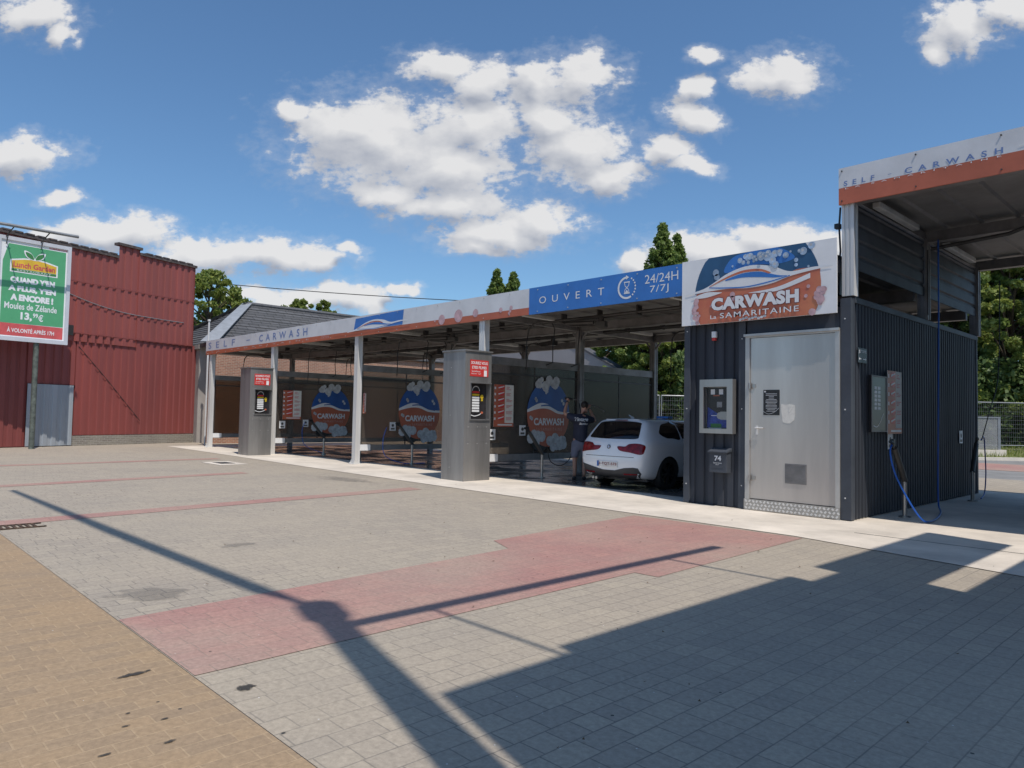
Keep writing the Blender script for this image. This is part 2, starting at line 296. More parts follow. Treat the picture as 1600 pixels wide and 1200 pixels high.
M_bframe = mat('billboard_frame', (.55,.56,.60), .45, var=.05)
M_pole = mat('green_grey_pole', (.12,.14,.12), .6, var=.3, vs=5)
M_tile = mat('dark_roof_tiles', (.105,.105,.11), .6, var=.2, vs=6)
M_flash = mat('zinc_flashing', (.36,.38,.40), .5, metal=.3, var=.1)
M_render = mat('grey_render', (.36,.335,.31), .85, var=.10, vs=1, bump=.2)
M_gable = mat('grey_gable_render', (.33,.31,.31), .85, var=.05, vs=.6)
M_grass = mat('verge_grass', (.10,.13,.03), .9, col2=(.16,.15,.06), vs=8)
M_skin = mat('skin', (.46,.25,.18), .5, var=.06)
M_hair = mat('dark_hair', (.015,.012,.01), .6)
M_shirt = mat('navy_tshirt', (.022,.026,.05), .8, var=.15)
M_shorts = mat('grey_shorts', (.16,.17,.23), .8, var=.12)
M_shoe = mat('black_shoe', (.015,.015,.018), .5)
M_sole = mat('shoe_sole', (.4,.4,.4), .6)
M_paint = mat('white_car_paint', (.74,.76,.80), .22, var=.01); M_paint.node_tree.nodes['Principled BSDF'].inputs['Coat Weight'].default_value = .8
M_glassd = mat('tinted_glass', (.008,.008,.01), .05, spec=.8)
M_tail = mat('red_lamp_lens', (.22,.008,.012), .12, var=.35, vs=9)
M_tyre = mat('tyre_rubber', (.012,.012,.013), .7)
M_rim = mat('dark_alloy_rim', (.05,.05,.055), .35, metal=.7)
M_pblk = mat('diffuser_plastic', (.045,.045,.05), .55)
M_plate = mat('plate_white', (.72,.72,.72), .4)
M_ptxt = mat('plate_lettering', (.25,.02,.03), .4)
M_galv = mat('galvanised_wire', (.26,.27,.28), .5, metal=.4)
M_bark = mat('bark', (.10,.075,.05), .9, var=.3, vs=9)
M_drain = mat('rusty_grate', (.10,.06,.035), .8, var=.5, vs=30)
M_tube = mat('lamp_tube_diffuser', (.66,.66,.63), .3)
M_rubr = mat('leaf_litter', (.12,.07,.03), .9)
def leafmat(name, c1, c2):
    M = bpy.data.materials.new(name); M.use_nodes = True; t = M.node_tree; b = t.nodes['Principled BSDF']
    g = nd(t, 'ShaderNodeNewGeometry'); mx = nd(t, 'ShaderNodeMix', data_type='RGBA'); mx.inputs['A'].default_value = (*c1,1); mx.inputs['B'].default_value = (*c2,1)
    t.links.new(g.outputs['Random Per Island'], mx.inputs['Factor']); t.links.new(mx.outputs['Result'], b.inputs['Base Color']); b.inputs['Roughness'].default_value = .55
    tr = nd(t, 'ShaderNodeBsdfTranslucent'); t.links.new(mx.outputs['Result'], tr.inputs[0]); ms2 = nd(t, 'ShaderNodeMixShader'); ms2.inputs[0].default_value = .45
    t.links.new(b.outputs[0], ms2.inputs[1]); t.links.new(tr.outputs[0], ms2.inputs[2]); t.links.new(ms2.outputs[0], t.nodes['Material Output'].inputs[0]); return M
M_leafA = leafmat('leaf_mid_green', (.09,.15,.03), (.29,.37,.10))
M_leafB = leafmat('leaf_yellow_green', (.12,.18,.035), (.34,.38,.09))
M_leafC = leafmat('leaf_dark_green', (.05,.10,.025), (.19,.26,.08))
def glassmat(name, tint, dirt, df_=.12):
    M = bpy.data.materials.new(name); M.use_nodes = True; t = M.node_tree; t.nodes.remove(t.nodes['Principled BSDF'])
    tr = nd(t, 'ShaderNodeBsdfTransparent'); tr.inputs[0].default_value = (*tint,1); gl = nd(t, 'ShaderNodeBsdfGlossy'); gl.inputs['Roughness'].default_value = .09
    fr = nd(t, 'ShaderNodeFresnel'); fr.inputs[0].default_value = 1.45; m1 = nd(t, 'ShaderNodeMixShader'); t.links.new(fr.outputs[0], m1.inputs[0]); t.links.new(tr.outputs[0], m1.inputs[1]); t.links.new(gl.outputs[0], m1.inputs[2])
    d = nd(t, 'ShaderNodeBsdfDiffuse'); d.inputs[0].default_value = (*dirt,1); m2 = nd(t, 'ShaderNodeMixShader'); t.links.new(m1.outputs[0], m2.inputs[1]); t.links.new(d.outputs[0], m2.inputs[2])
    tcn = nd(t, 'ShaderNodeTexCoord'); n = nd(t, 'ShaderNodeTexNoise'); n.inputs['Scale'].default_value = 1.2; n.inputs['Detail'].default_value = 7; t.links.new(tcn.outputs['Object'], n.inputs['Vector'])
    mr_ = nd(t, 'ShaderNodeMapRange'); mr_.inputs[3].default_value = df_*.5; mr_.inputs[4].default_value = df_*1.6; t.links.new(n.outputs['Fac'], mr_.inputs[0]); t.links.new(mr_.outputs[0], m2.inputs[0])
    t.links.new(m2.outputs[0], t.nodes['Material Output'].inputs[0]); return M
M_smoke = glassmat('smoked_panel', (.70,.66,.61), (.20,.185,.17), .28)
M_brown = glassmat('brown_tinted_sheet', (.40,.36,.32), (.15,.14,.12), .06)
M_clear = glassmat('clear_sheet', (.8,.8,.8), (.5,.5,.5), .3)

# ------------------------------------------------------------------ ground
Z = Vector((0,0,1))
def sheet(pts, z): mb = MB(); mb.add([(x, y, z) for x, y in pts], [tuple(range(len(pts)))]); return mb
struct('ground', sheet([(-400,-300),(300,-300),(300,400),(-400,400)], -.004), M_asph)
struct('pavement', sheet([(-60,1.58),(30,1.58),(30,24),(-60,24)], 0), M_pave)
struct('ochre_path', sheet([(-60,-12),(30,-12),(30,1.576),(-60,1.576)], .0), M_ochre)
def band(pts): struct('red_paving_band', sheet(pts, .004), M_red)
band([(-5.66,1.585),(-4.21,1.585),(-4.28,5.78),(-4.02,5.80),(-4.16,9.2),(-6.80,9.15),(-6.45,5.9),(-5.96,5.68)])
band([(-11.45,1.585),(-11.02,1.585),(-11.45,5.6),(-11.72,8.75),(-12.18,8.78),(-11.9,5.6)])
band([(-16.6,1.585),(-16.15,1.585),(-17.0,7.5),(-17.45,7.5)])
band([(-22.3,1.585),(-21.8,1.585),(-22.4,9.0),(-22.9,9.0)])
band([(-9.5,28.5),(6,28.5),(6,33.5),(-7.9,33.5)])
struct('concrete_apron', sheet([(-31.2,10.25),(-24,9.95),(-17,9.62),(-9.8,9.4),(-4.3,9.26),(-1.7,8.7),(9,8.0),(9,19.2),(-31.2,19.2)], .008), M_conc)
struct('bay_floor', sheet([(-29.6,12.25),(-7.35,12.05),(-7.35,18.6),(-29.6,18.6)], .012), M_wet)
rng = np.random.RandomState(3)
mb = MB()
for i in range(6): mb.box(-10.95, -10.66, 1.66+i*.07-.03, 1.66+i*.07, .006, .014)
mb.box(-10.98,-10.95,1.6,2.1,.005,.016); mb.box(-10.66,-10.63,1.6,2.1,.005,.016)
tag(obj('drain_grate', mb, M_drain), 'rusty drain grate at the left end of the thin red paving band', 'drain')
mb = MB(); mb.box(-21.3,-19.9,7.95,8.75,.004,.010); mb2 = MB(); mb2.box(-20.95,-20.3,8.15,8.55,.011,.016)
t = thing('manhole_cover', 'pale concrete slab with a dark manhole lid set in the far paving', 'manhole', (-20.6,8.35,0)); obj('slab', mb, M_conc, t); obj('lid', mb2, M_steeld, t)
# joint line cut in the apron
mb = MB(); mb.box(-3.9,9,10.2,10.215,.009,.011); struct('apron_joint', mb, M_steeld)
# dark blotches (oil, chewing gum, damp) lying on the paving
def blot(cx, cy, rx, ry, rot, seed):
    r = random.Random(seed); n = 22; mb = MB(); pts = []
    for k in range(n):
        a = k*2*math.pi/n; q = r.uniform(.55, 1.1); x = rx*q*math.cos(a); y = ry*q*math.sin(a)
        pts.append((cx+x*math.cos(rot)-y*math.sin(rot), cy+x*math.sin(rot)+y*math.cos(rot)))
    return pts
def stainmat(name, col, k, ns):
    M = mat(name, col, .85); t = M.node_tree; b = t.nodes['Principled BSDF']; g = nd(t, 'ShaderNodeTexCoord'); v = nd(t, 'ShaderNodeVectorMath', operation='MULTIPLY_ADD'); v.inputs[1].default_value = (2,2,0); v.inputs[2].default_value = (-1,-1,0); t.links.new(g.outputs['Generated'], v.inputs[0])
    l = nd(t, 'ShaderNodeVectorMath', operation='LENGTH'); t.links.new(v.outputs[0], l.inputs[0]); n = nd(t, 'ShaderNodeTexNoise'); n.inputs['Scale'].default_value = ns; n.inputs['Detail'].default_value = 6; t.links.new(g.outputs['Object'], n.inputs['Vector'])
    a = nd(t, 'ShaderNodeMath', operation='MULTIPLY_ADD'); a.inputs[1].default_value = 1.6; t.links.new(n.outputs['Fac'], a.inputs[0]); s_ = nd(t, 'ShaderNodeMath', operation='SUBTRACT'); s_.inputs[0].default_value = .15; t.links.new(l.outputs['Value'], s_.inputs[1]); t.links.new(s_.outputs[0], a.inputs[2])
    m_ = nd(t, 'ShaderNodeMapRange', interpolation_type='SMOOTHSTEP'); m_.inputs[1].default_value = .1; m_.inputs[2].default_value = .6; m_.inputs[4].default_value = k; t.links.new(a.outputs[0], m_.inputs[0]); t.links.new(m_.outputs[0], b.inputs['Alpha']); return M
M_damp = stainmat('damp_stain', (.19,.18,.165), .3, 6); M_tar = stainmat('tar_spot', (.05,.045,.04), .9, 30)
for i, (cx, cy, rx, ry, ro) in enumerate([(-6.3,2.0,.6,.22,.9),(-8.0,3.4,.3,.2,1.2),(-14.5,8.6,1.6,.4,.1)]):
    struct('damp_patch', sheet(blot(cx, cy, rx, ry, ro, i), .005+.0005*i), M_damp)
for i, (cx, cy, rx, ry, ro) in enumerate([(-3.86,1.72,.06,.085,.3),(-4.45,1.33,.035,.15,.2),(-3.72,1.27,.015,.03,0),(-3.45,1.2,.02,.04,0),(-3.2,1.62,.012,.02,0),(-3.5,.95,.012,.04,0),(-3.9,1.15,.01,.02,0),(-3.75,1.1,.01,.03,0)]):
    struct('tar_spot', sheet(blot(cx, cy, rx, ry, ro, i+9), .0055), M_tar)
mb = MB()
for i in range(150):
    x = -rng.uniform(1.2, 16); y = rng.uniform(2, 10); s_ = rng.uniform(.008, .022); a = rng.uniform(0, 6); z = .012
    mb.add([(x+s_*math.cos(a+k*1.57)*(1 if k%2 else .5), y+s_*math.sin(a+k*1.57)*(1 if k%2 else .5), z+.006*(k%2)) for k in range(4)], [(0,1,2,3)])
o = obj('litter', mb, M_rubr); o['kind'] = 'stuff'; o['label'] = 'scattered dead leaf scraps and grit on the paving'

# ------------------------------------------------------------------ car wash canopy (long, lower)
D = 11.33
FF = (Vector((0, D, 0)), Vector((1,0,0)), Z, Vector((0,-1,0)))     # facade frame: u = X, v = height, d = towards the viewer
def side(X): return (Vector((X, 0, 0)), Vector((0,1,0)), Z, Vector((1,0,0)))
POSTX = [-29.8,-24.18,-18.64,-13.0]
canopy = thing('car_wash_canopy', 'long low steel canopy over the wash bays with grey, red and blue fascia', 'canopy', (-18.8,15,0))
def post_mb(x, y, z1, front=True, w=.17):
    mb = MB(); h = w/2
    mb.box(x-h, x+h, y-h+.012, y+h, .0, z1)
    for a, b in ((-h, -h+.035), (-.018, .018), (h-.035, h)): mb.box(x+a, x+b, y-h, y-h+.0115, .0, z1)
    mb.box(x+h, x+h+.011, y-h, y-h+.035, 0, z1); mb.box(x+h, x+h+.011, y+h-.035, y+h, 0, z1)
    return mb
for x in POSTX:
    p = obj('post', post_mb(x, 11.45, 3.9), M_alu, canopy)
    mb = MB(); mb.box(x-.14, x+.14, 11.3, 11.6, .008, .022)
    for q in (-.1, .1): mb.add([(x+q-.006, 11.365, .022),(x+q+.006, 11.365,.022),(x+q+.006,11.32,.022),(x+q-.006,11.32,.022),(x+q-.006,11.365,.14),(x+q+.006,11.365,.14)], [(0,1,2,3),(0,1,5,4),(2,3,4,5),(0,3,4),(1,2,5)])
    for q in (-.11, .11): mb.tube([(x+q, 11.31, .02), (x+q, 11.31, .05)], .014, 6)
    obj('foot_plate', mb, M_alu, p)
    obj('post', post_mb(x, 14.95, 3.9), M_beam, canopy); obj('post', post_mb(x, 18.4, 3.9), M_beam, canopy)
obj('post', post_mb(-7.5, 18.4, 3.9), M_beam, canopy)
mb = MB()
for y in (11.5, 14.95, 18.4):
    mb.box(-30.15, -4.6, y-.06, y+.06, 3.86, 4.06)
    mb.box(-30.15, -4.6, y-.09, y+.09, 3.845, 3.859)
obj('long_beam', mb, M_beam, canopy)
for x in POSTX+[-7.5]:
    mb = MB(); mb.box(x-.06, x+.06, 11.57, 18.33, 3.862, 4.03)
    for y in (14.95, 18.4): 
        for sx in (-1, 1): mb.tube([(x+sx*.06, y, 3.62), (x+sx*.27, y, 3.86)], .03, 6)
    obj('cross_beam', mb, M_beam, canopy)
# corrugated soffit with ribs
mb = MB(); xs = []; x = -30.2
while x < -5.3: xs += [(x,0),(x+.62,0),(x+.65,-.035),(x+.69,-.035),(x+.72,0)]; x += .72
xs.append((-4.62,0))
mb.grid([[(q, y, 4.10+dz) for q, dz in xs] for y in (11.36, 18.75)]); mb.grid([[(q, y, 4.14) for q, dz in xs] for y in (18.75, 11.36)])
obj('roof', mb, M_soffit, canopy)
# fascia
mb = MB(); XJ = -11.37; mats = [M_greyfas, M_orange, M_blue]
mb.rect(FF, -30.2, XJ, 3.94, 4.365, -.03, 0); mb.cm = 1; mb.rect(FF, -30.2, XJ, 3.78, 3.9395, -.03, 0); mb.cm = 2; mb.rect(FF, XJ+.004, -7.31, 3.775, 4.37, -.03, .003)
fas = obj('fascia', mb, mats, canopy)
mb = MB(); mb.box(-30.23,-30.2,11.33,18.8,3.85,4.36); mb.box(-30.2,-7.3,18.78,18.81,3.9,4.34); obj('fascia_return', mb, M_greyfas, canopy)
bands = [(-30.05,-25.9,'SELF -'),]
txt = [text('l','S E L F',FF,-29.95,-27.35,4.02,4.27,.004,M_btxt,fas,space=1.25), text('l','-',FF,-26.3,-26.0,4.13,4.155,.004,M_btxt,fas),
       text('l','C A R W A S H',FF,-25.2,-21.6,4.02,4.27,.004,M_btxt,fas,bold=.01,space=1.2), text('l','L A    S A M A R I T A I N E',FF,-29.6,-21.5,3.855,3.90,.004,M_faint,fas,bold=.01,space=1.5),
       text('l','S T A T I O N',FF,-20.7,-20.2,3.83,3.92,.004,M_pink,fas)]
merge('lettering', txt, fas)
txt = [text('l','O U V E R T',FF,-11.05,-9.22,3.99,4.145,.006,M_wtxt,fas,space=1.25), text('l','24/24H',FF,-8.22,-7.47,4.09,4.26,.006,M_wtxt,fas), text('l','7/7J',FF,-8.1,-7.68,3.87,4.04,.006,M_wtxt,fas,space=1.1)]
merge('opening_hours_lettering', txt, fas)
# clock ring with hourglass
mb = MB(); c = (-8.65, 4.07)
def arc(mb, fr, c, r_in, r_out, a0, a1, d, n=18):
    o_ = [(c[0]+r_out*math.cos(a0+(a1-a0)*k/n), c[1]+r_out*math.sin(a0+(a1-a0)*k/n)) for k in range(n+1)]; i_ = [(c[0]+r_in*math.cos(a0+(a1-a0)*k/n), c[1]+r_in*math.sin(a0+(a1-a0)*k/n)) for k in range(n+1)]
    for k in range(n): mb.poly(fr, [o_[k], i_[k], i_[k+1], o_[k+1]], d)
arc(mb, FF, c, .185, .225, R(95), R(300), .006)
for k in range(7): arc(mb, FF, c, .19, .222, R(-50+k*17), R(-41+k*17), .006, 3)
mb.poly(FF, [(c[0]-.02,c[1]+.25),(c[0]-.02,c[1]+.16),(c[0]+.05,c[1]+.205)], .006)
def line(mb, fr, pts, w, d):
    for (a, b) in zip(pts[:-1], pts[1:]):
        dx, dy = b[0]-a[0], b[1]-a[1]; L = math.hypot(dx, dy) or 1; nx, ny = -dy/L*w/2, dx/L*w/2
        mb.poly(fr, [(a[0]-nx,a[1]-ny),(b[0]-nx,b[1]-ny),(b[0]+nx,b[1]+ny),(a[0]+nx,a[1]+ny)], d)
line(mb, FF, [(c[0]-.07,c[1]+.11),(c[0]+.07,c[1]+.11)], .022, .006); line(mb, FF, [(c[0]-.07,c[1]-.11),(c[0]+.07,c[1]-.11)], .022, .006)
line(mb, FF, [(c[0]-.055,c[1]+.10),(c[0]-.045,c[1]+.04),(c[0]+.045,c[1]-.04),(c[0]+.055,c[1]-.10)], .014, .0065); line(mb, FF, [(c[0]+.055,c[1]+.10),(c[0]+.045,c[1]+.04),(c[0]-.045,c[1]-.04),(c[0]-.055,c[1]-.10)], .014, .0062)
mb.poly(FF, [(c[0]-.045,c[1]-.10),(c[0]+.045,c[1]-.10),(c[0],c[1]-.04)], .007)
obj('hourglass_emblem', mb, M_wtxt, fas)
def smooth(pts, n=8, closed=False):
    out = []; m_ = len(pts); rngk = range(m_ if closed else m_-1)
    for i in rngk:
        p0, p1, p2, p3 = [pts[(i+k) % m_] if closed else pts[max(0, min(m_-1, i+k))] for k in (-1,0,1,2)]
        for k in range(n):
            t_ = k/n; out.append(tuple(.5*((2*p1[j])+(-p0[j]+p2[j])*t_+(2*p0[j]-5*p1[j]+4*p2[j]-p3[j])*t_*t_+(-p0[j]+3*p1[j]-3*p2[j]+p3[j])*t_**3) for j in (0,1)))
    if not closed: out.append(pts[-1])
    return out
def ribbon(mb, fr, top, bot, d):
    a = smooth(top, 8); b = smooth(bot, 8); n = min(len(a), len(b))
    a = [a[int(i*(len(a)-1)/(n-1))] for i in range(n)]; b = [b[int(i*(len(b)-1)/(n-1))] for i in range(n)]
    mb.add([at(fr, *q, d) for q in a]+[at(fr, *q, d) for q in b], [(i, i+n, i+n+1, i+1) for i in range(n-1)])
def car_swoosh(mb, fr, x0, z0, w, h, d, cw, cb_, co):
    "stylised car outline: unit box mapped to x0..x0+w, z0..z0+h ; material slots cw white, cb_ blue, co orange"
    q = lambda pts: [(x0+a*w, z0+b*h) for a, b in pts]
    mb.cm = cw; ribbon(mb, fr, q([(0,.28),(.15,.42),(.32,.84),(.47,1.0),(.62,.88),(.74,.62),(.88,.66),(1,.64)]), q([(0,.22),(.15,.28),(.32,.30),(.47,.24),(.62,.30),(.74,.46),(.88,.56),(1,.6)]), d)
    mb.cm = co; ribbon(mb, fr, q([(.18,.45),(.30,.70),(.42,.86),(.54,.84),(.62,.66)]), q([(.18,.43),(.30,.64),(.42,.78),(.54,.76),(.60,.64)]), d+.003)
    mb.cm = cb_; ribbon(mb, fr, q([(.30,.62),(.42,.76),(.54,.74),(.66,.55),(.72,.50)]), q([(.30,.58),(.42,.62),(.54,.56),(.64,.48),(.72,.48)]), d+.002)
    mb.cm = cb_; ribbon(mb, fr, q([(.18,.43),(.30,.36),(.45,.31),(.60,.38),(.74,.50)]), q([(.18,.40),(.30,.32),(.45,.27),(.60,.34),(.74,.47)]), d+.0025)
mb = MB(); mb.cm = 1; mb.poly(FF, [(-18.75,3.95),(-16.25,3.95),(-16.2,4.35),(-18.65,4.30)], .004)
car_swoosh(mb, FF, -19.1, 3.84, 3.1, .36, .008, 0, 1, 2)
mb.cm = 2; mb.poly(FF, [(-19.9,3.90),(-15.9,3.92),(-15.9,3.88),(-19.9,3.85)], .006)
obj('car_emblem', mb, [M_wtxt, M_blue, M_orange], fas)
mb = MB()
for u, v, r_ in [(-14.52,3.93,.13),(-13.85,3.97,.16),(-13.2,3.98,.10),(-12.3,3.97,.06),(-11.95,3.99,.05),(-11.98,3.92,.04),(-12.02,3.87,.03),(-14.8,3.92,.03)]: mb.disc(FF, u, v, r_, r_*1.0, .005)
obj('bubble_decal', mb, M_pink, fas)
mb = MB()
for i in range(26):
    x = -30+i*.9
    for v in (3.83, 4.31): mb.disc(FF, x, v, .014, .014, .003, .012, n=6)
obj('fascia_screws', mb, M_frame, fas)
# strip lamps under the roof
for i, x in enumerate([-29.0,-23.6,-18.1,-12.45,-8.2]):
    for y in (12.2, 16.0):
        mb = MB(); mb.bbox(x-.06, x+.06, y, y+1.5, 3.93, 4.03, .02); o = obj('strip_lamp', mb, M_tube, canopy)

# rails, booms and hoses under the roof
def boom(loc, ang, label, L=1.9):
    t = thing('wash_boom', label, 'wash boom', loc, ang, 'swivelling wash booms under the canopy roof')
    mb = MB(); mb.tube([(0,0,0),(0,0,-.12)], .07, 12); mb.bbox(-.13,.13,-.1,.1,-.24,-.1,.02); obj('swivel', mb, M_steeld, t, local=True)
    mb = MB(); mb.tube([(0,0,-.2),(.5,0,-.2),(.75,0,-.19),(L-.75,0,-.06),(L-.3,0,-.06),(L-.12,0,-.10),(L,0,-.22),(L+.02,0,-.35)], .022, 8); mb.tube([(.2,0,-.12),(.9,0,-.12)], .05, 8); obj('arm', mb, M_steeld, t, smooth=40, local=True)
    mb = MB(); mb.tube([(L+.02,0,-.35),(L+.05,.01,-.55),(L+.03,.02,-.9),(L+.06,0,-1.25)], .013, 6); obj('hose', mb, M_blackhose, t, smooth=True, local=True)
    return t
k = 0
NM = ['leftmost bay', 'second bay from the left', 'bay between the two pillars', 'bay where the white car stands']
BX = [-27.0,-21.4,-15.8,-10.2]
b0 = None
for i, x in enumerate(BX):
    for j, (dx, y, ang, w_) in enumerate([(-.7, 13.3, R(200), 'front'), (.9, 15.9, R(160), 'rear')]):
        lab = 'dark %s swivel arm under the roof of the %s' % (w_, NM[i])
        if b0 is None: b0 = boom((x+dx, y, 3.9), ang, lab)
        else: copy_tree(b0, None, (x+dx, y, 3.9), lab, ang)
mb = MB()
for y in (13.3, 15.9):
    mb.tube([(-29.6,y,3.93),(-7.6,y,3.93)], .035, 6); mb.tube([(-29.6,y+.12,3.90),(-7.6,y+.12,3.90)], .02, 6)
    x = -29.4
    while x < -7.7: mb.box(x-.02, x+.02, y-.03, y+.15, 3.87, 4.085); x += 1.15
obj('pipe_rail', mb, M_steeld, canopy)
mb = MB()
for x, y in [(-12.6,13.4),(-12.45,14.2),(-18.2,13.6),(-18.3,14.4),(-23.8,13.6),(-23.7,14.2)]:
    mb.tube([(x,y,3.9),(x+.05,y+.05,3.75),(x+.02,y+.02,3.3),(x-.05,y+.1,2.9),(x-.28,y+.1,2.84)], .014, 6)
obj('hanging_cable', mb, M_blackhose, canopy)

# ------------------------------------------------------------------ emblem on the bay partitions
def foam(mb, fr, c, spread, n, seed, d, rr=(.07,.15)):
    r = random.Random(seed)
    for i in range(n):
        a = r.uniform(-1, 1); b = r.uniform(-1, 1)*(1-abs(a)*.6); q = r.uniform(*rr)
        mb.disc(fr, c[0]+a*spread[0], c[1]+b*spread[1], q, q, d+i*.0002, n=9)
def partition(X, label, emblem=True, smoked=True):
    t = thing('bay_partition', label, 'partition', (X, 11.5, 0), 0, 'see-through partitions between the wash bays'); fr = side(X+.03)
    mb = MB(); mb.box(X-.05, X+.05, 11.56, 18.3, 2.76, 2.95); obj('top_beam', mb, M_beam, t)
    mb = MB(); mb.box(X-.06, X+.06, 11.56, 18.3, .40, .56); mb.box(X-.075, X+.075, 11.55, 11.95, .385, .40); obj('bottom_beam', mb, M_beam, t)
    mb = MB(); mb.box(X-.075, X+.075, 11.545, 11.9, .40, .575); obj('beam_end_cap', mb, M_white, t)
    mb = MB(); mb.box(X-.004, X+.004, 11.56, 14.86, .56, 2.76); mb.box(X-.004, X+.004, 15.04, 18.3, .56, 2.76); obj('panel', mb, M_smoke if smoked else M_brown, t)
    mb = MB()
    for y in (11.6, 13.2, 14.8, 15.08, 16.7, 18.28): mb.box(X-.015, X+.015, y-.012, y+.012, .56, 2.76)
    mb.box(X-.02, X+.02, 11.56, 18.3, 2.52, 2.56); obj('glazing_bar', mb, M_steeld, t)
    if emblem:
        cx, cz, rx, rz = 13.72, 1.58, .80, .86; mb = MB(); E = lambda a: (cx+rx*math.cos(a), cz+rz*math.sin(a))
        w = [(cx-rx*.99, cz+.06),(cx-.35,cz+.17),(cx,cz+.15),(cx+.35,cz+.04),(cx+rx*.99,cz+.02)]
        sw = smooth(w, 6)
        mb.cm = 0; mb.poly(fr, [E(R(2)+k*R(176)/20) for k in range(21)]+sw, .004)
        mb.cm = 1; mb.poly(fr, [E(R(178)+k*R(184)/20) for k in range(21)]+sw[::-1], .004)
        mb.cm = 2; ribbon(mb, fr, [(cx-rx,cz+.10),(cx-.35,cz+.27),(cx,cz+.24),(cx+.35,cz+.08),(cx+rx,cz+.06)], [(cx-rx,cz+.03),(cx-.35,cz+.13),(cx,cz+.12),(cx+.35,cz+.01),(cx+rx,cz-.01)], .007)
        mb.cm = 0; ribbon(mb, fr, [(cx-.3,cz+.22),(cx,cz+.24),(cx+.3,cz+.14),(cx+.6,cz+.06)], [(cx-.3,cz+.19),(cx,cz+.20),(cx+.3,cz+.10),(cx+.6,cz+.045)], .009)
        mb.cm = 3; mb.poly(fr, [(cx-.75,cz-.55),(cx-.3,cz-.45),(cx+.1,cz-.78),(cx-.25,cz-1.0),(cx-.55,cz-.9)], .003)
        em = obj('emblem', mb, [M_blued, M_orange, M_wtxt, M_black], t)
        mb = MB(); foam(mb, fr, (cx-.12, cz+.82), (.45,.13), 16, 4, .012); foam(mb, fr, (cx-.15,cz+.62),(.06,.12),4,8,.018,(.03,.06)); foam(mb, fr, (cx-.45,cz-.62), (.22,.14), 9, 5, .012); foam(mb, fr, (cx+.35,cz-.75), (.38,.16), 15, 6, .012)
        for a, b in ((-.5,.38),(-.47,.34),(.5,.36),(.56,.28),(-.68,-.1),(-.63,-.13)): mb.disc(fr, cx+a, cz+b, .045, .05, .012, n=9)
        obj('foam_decal', mb, M_foam, em)
        tx = [text('l','CARWASH',fr,cx-.56,cx+.58,cz-.30,cz-.11,.013,M_wtxt,em,bold=.035), text('l','L a  S A M A R I T A I N E',fr,cx-.45,cx+.5,cz-.44,cz-.36,.013,M_faint,em)]
        merge('lettering', tx, em)
    return t
partition(-29.8, 'partition with clear pane beside the brick house, at the far left end of the canopy', False, False)
PL = {-24.18:'smoked partition with foam emblem, behind the smaller far pillar', -18.64:'smoked partition with foam emblem, left of the larger near pillar', -13.0:'smoked partition with foam emblem, beside the person washing the car'}
p1 = partition(-24.18, PL[-24.18]); copy_tree(p1, None, (-18.64, 11.5, 0), PL[-18.64]); copy_tree(p1, None, (-13.0, 11.5, 0), PL[-13.0])
# price posters and small notices
def poster(X, y0, y1, z0, z1, label, off=.05):
    fr = side(X); t = thing('price_poster', label, 'poster', (X+off, (y0+y1)/2, z0), 0, 'orange programme price posters'); mb = MB(); w = y1-y0; h = z1-z0; r = random.Random(5)
    mb.cm = 0; mb.rect(fr, y0, y1, z0, z1, off-.008, off); mb.cm = 1; mb.rect(fr, y0, y0+w*.55, z0+h*.09, z1, off+.002); mb.rect(fr, y0, y1, z0, z0+h*.09, off+.002)
    for k in range(6):
        z = z0+h*(.16+k*.145); mb.cm = 2; mb.disc(fr, y0+w*.36, z+.05, w*.17, h*.058, off+.005, n=12); mb.cm = 3; mb.poly(fr, [(y0+w*.22,z+.02),(y0+w*.5,z+.07),(y0+w*.5,z+.09),(y0+w*.2,z+.05)], off+.007)
        mb.cm = 2
        for q in range(3): mb.rect(fr, y0+w*.62, y0+w*(.75+r.random()*.2), z+q*.028, z+q*.028+.010, off+.003)
        mb.cm = 3; mb.rect(fr, y0+.01, y0+w*.09, z, z+.06, off+.005)
    mb.cm = 3; mb.rect(fr, y0+w*.2, y1-.04, z0+h*.03, z0+h*.06, off+.004)
    obj('printed_sheet', mb, [M_paper, M_orange, M_redsign, M_wtxt], t); return t
def notice(X, y, z, label, off=.05, w=.11):
    fr = side(X); t = thing('notice_plate', label, 'notice', (X+off, y, z), 0, 'small white notice plates'); mb = MB(); mb.rect(fr, y-w, y+w, z-.13, z+.13, off-.006, off); mb.cm = 1; mb.disc(fr, y, z+.03, .045, .045, off+.002, n=12); mb.rect(fr, y-.07, y+.07, z-.1, z-.05, off+.002)
    obj('plate', mb, [M_wtxt, M_steeld], t); return t
poster(-13.0, 11.76, 12.42, 1.24, 2.27, 'orange and white price poster right beside the larger near pillar')
poster(-24.18, 11.8, 12.5, 1.24, 2.27, 'orange and white price poster right beside the smaller far pillar')
poster(-18.64, 11.62, 11.72, 1.5, 2.1, 'narrow orange programme strip mostly hidden by the middle post')
notice(-13.0, 11.72, 1.05, 'white notice low beside the near pillar, under its price poster'); notice(-24.18, 11.8, 1.05, 'white notice low beside the far pillar, under its price poster')
notice(-13.0, 12.75, 1.15, 'white pictogram plate left of the foam emblem nearest the car'); notice(-18.64, 12.7, 1.12, 'white pictogram plate left of the foam emblem in the middle bay'); notice(-24.18, 12.7, 1.1, 'white pictogram plate left of the foam emblem behind the far pillar')

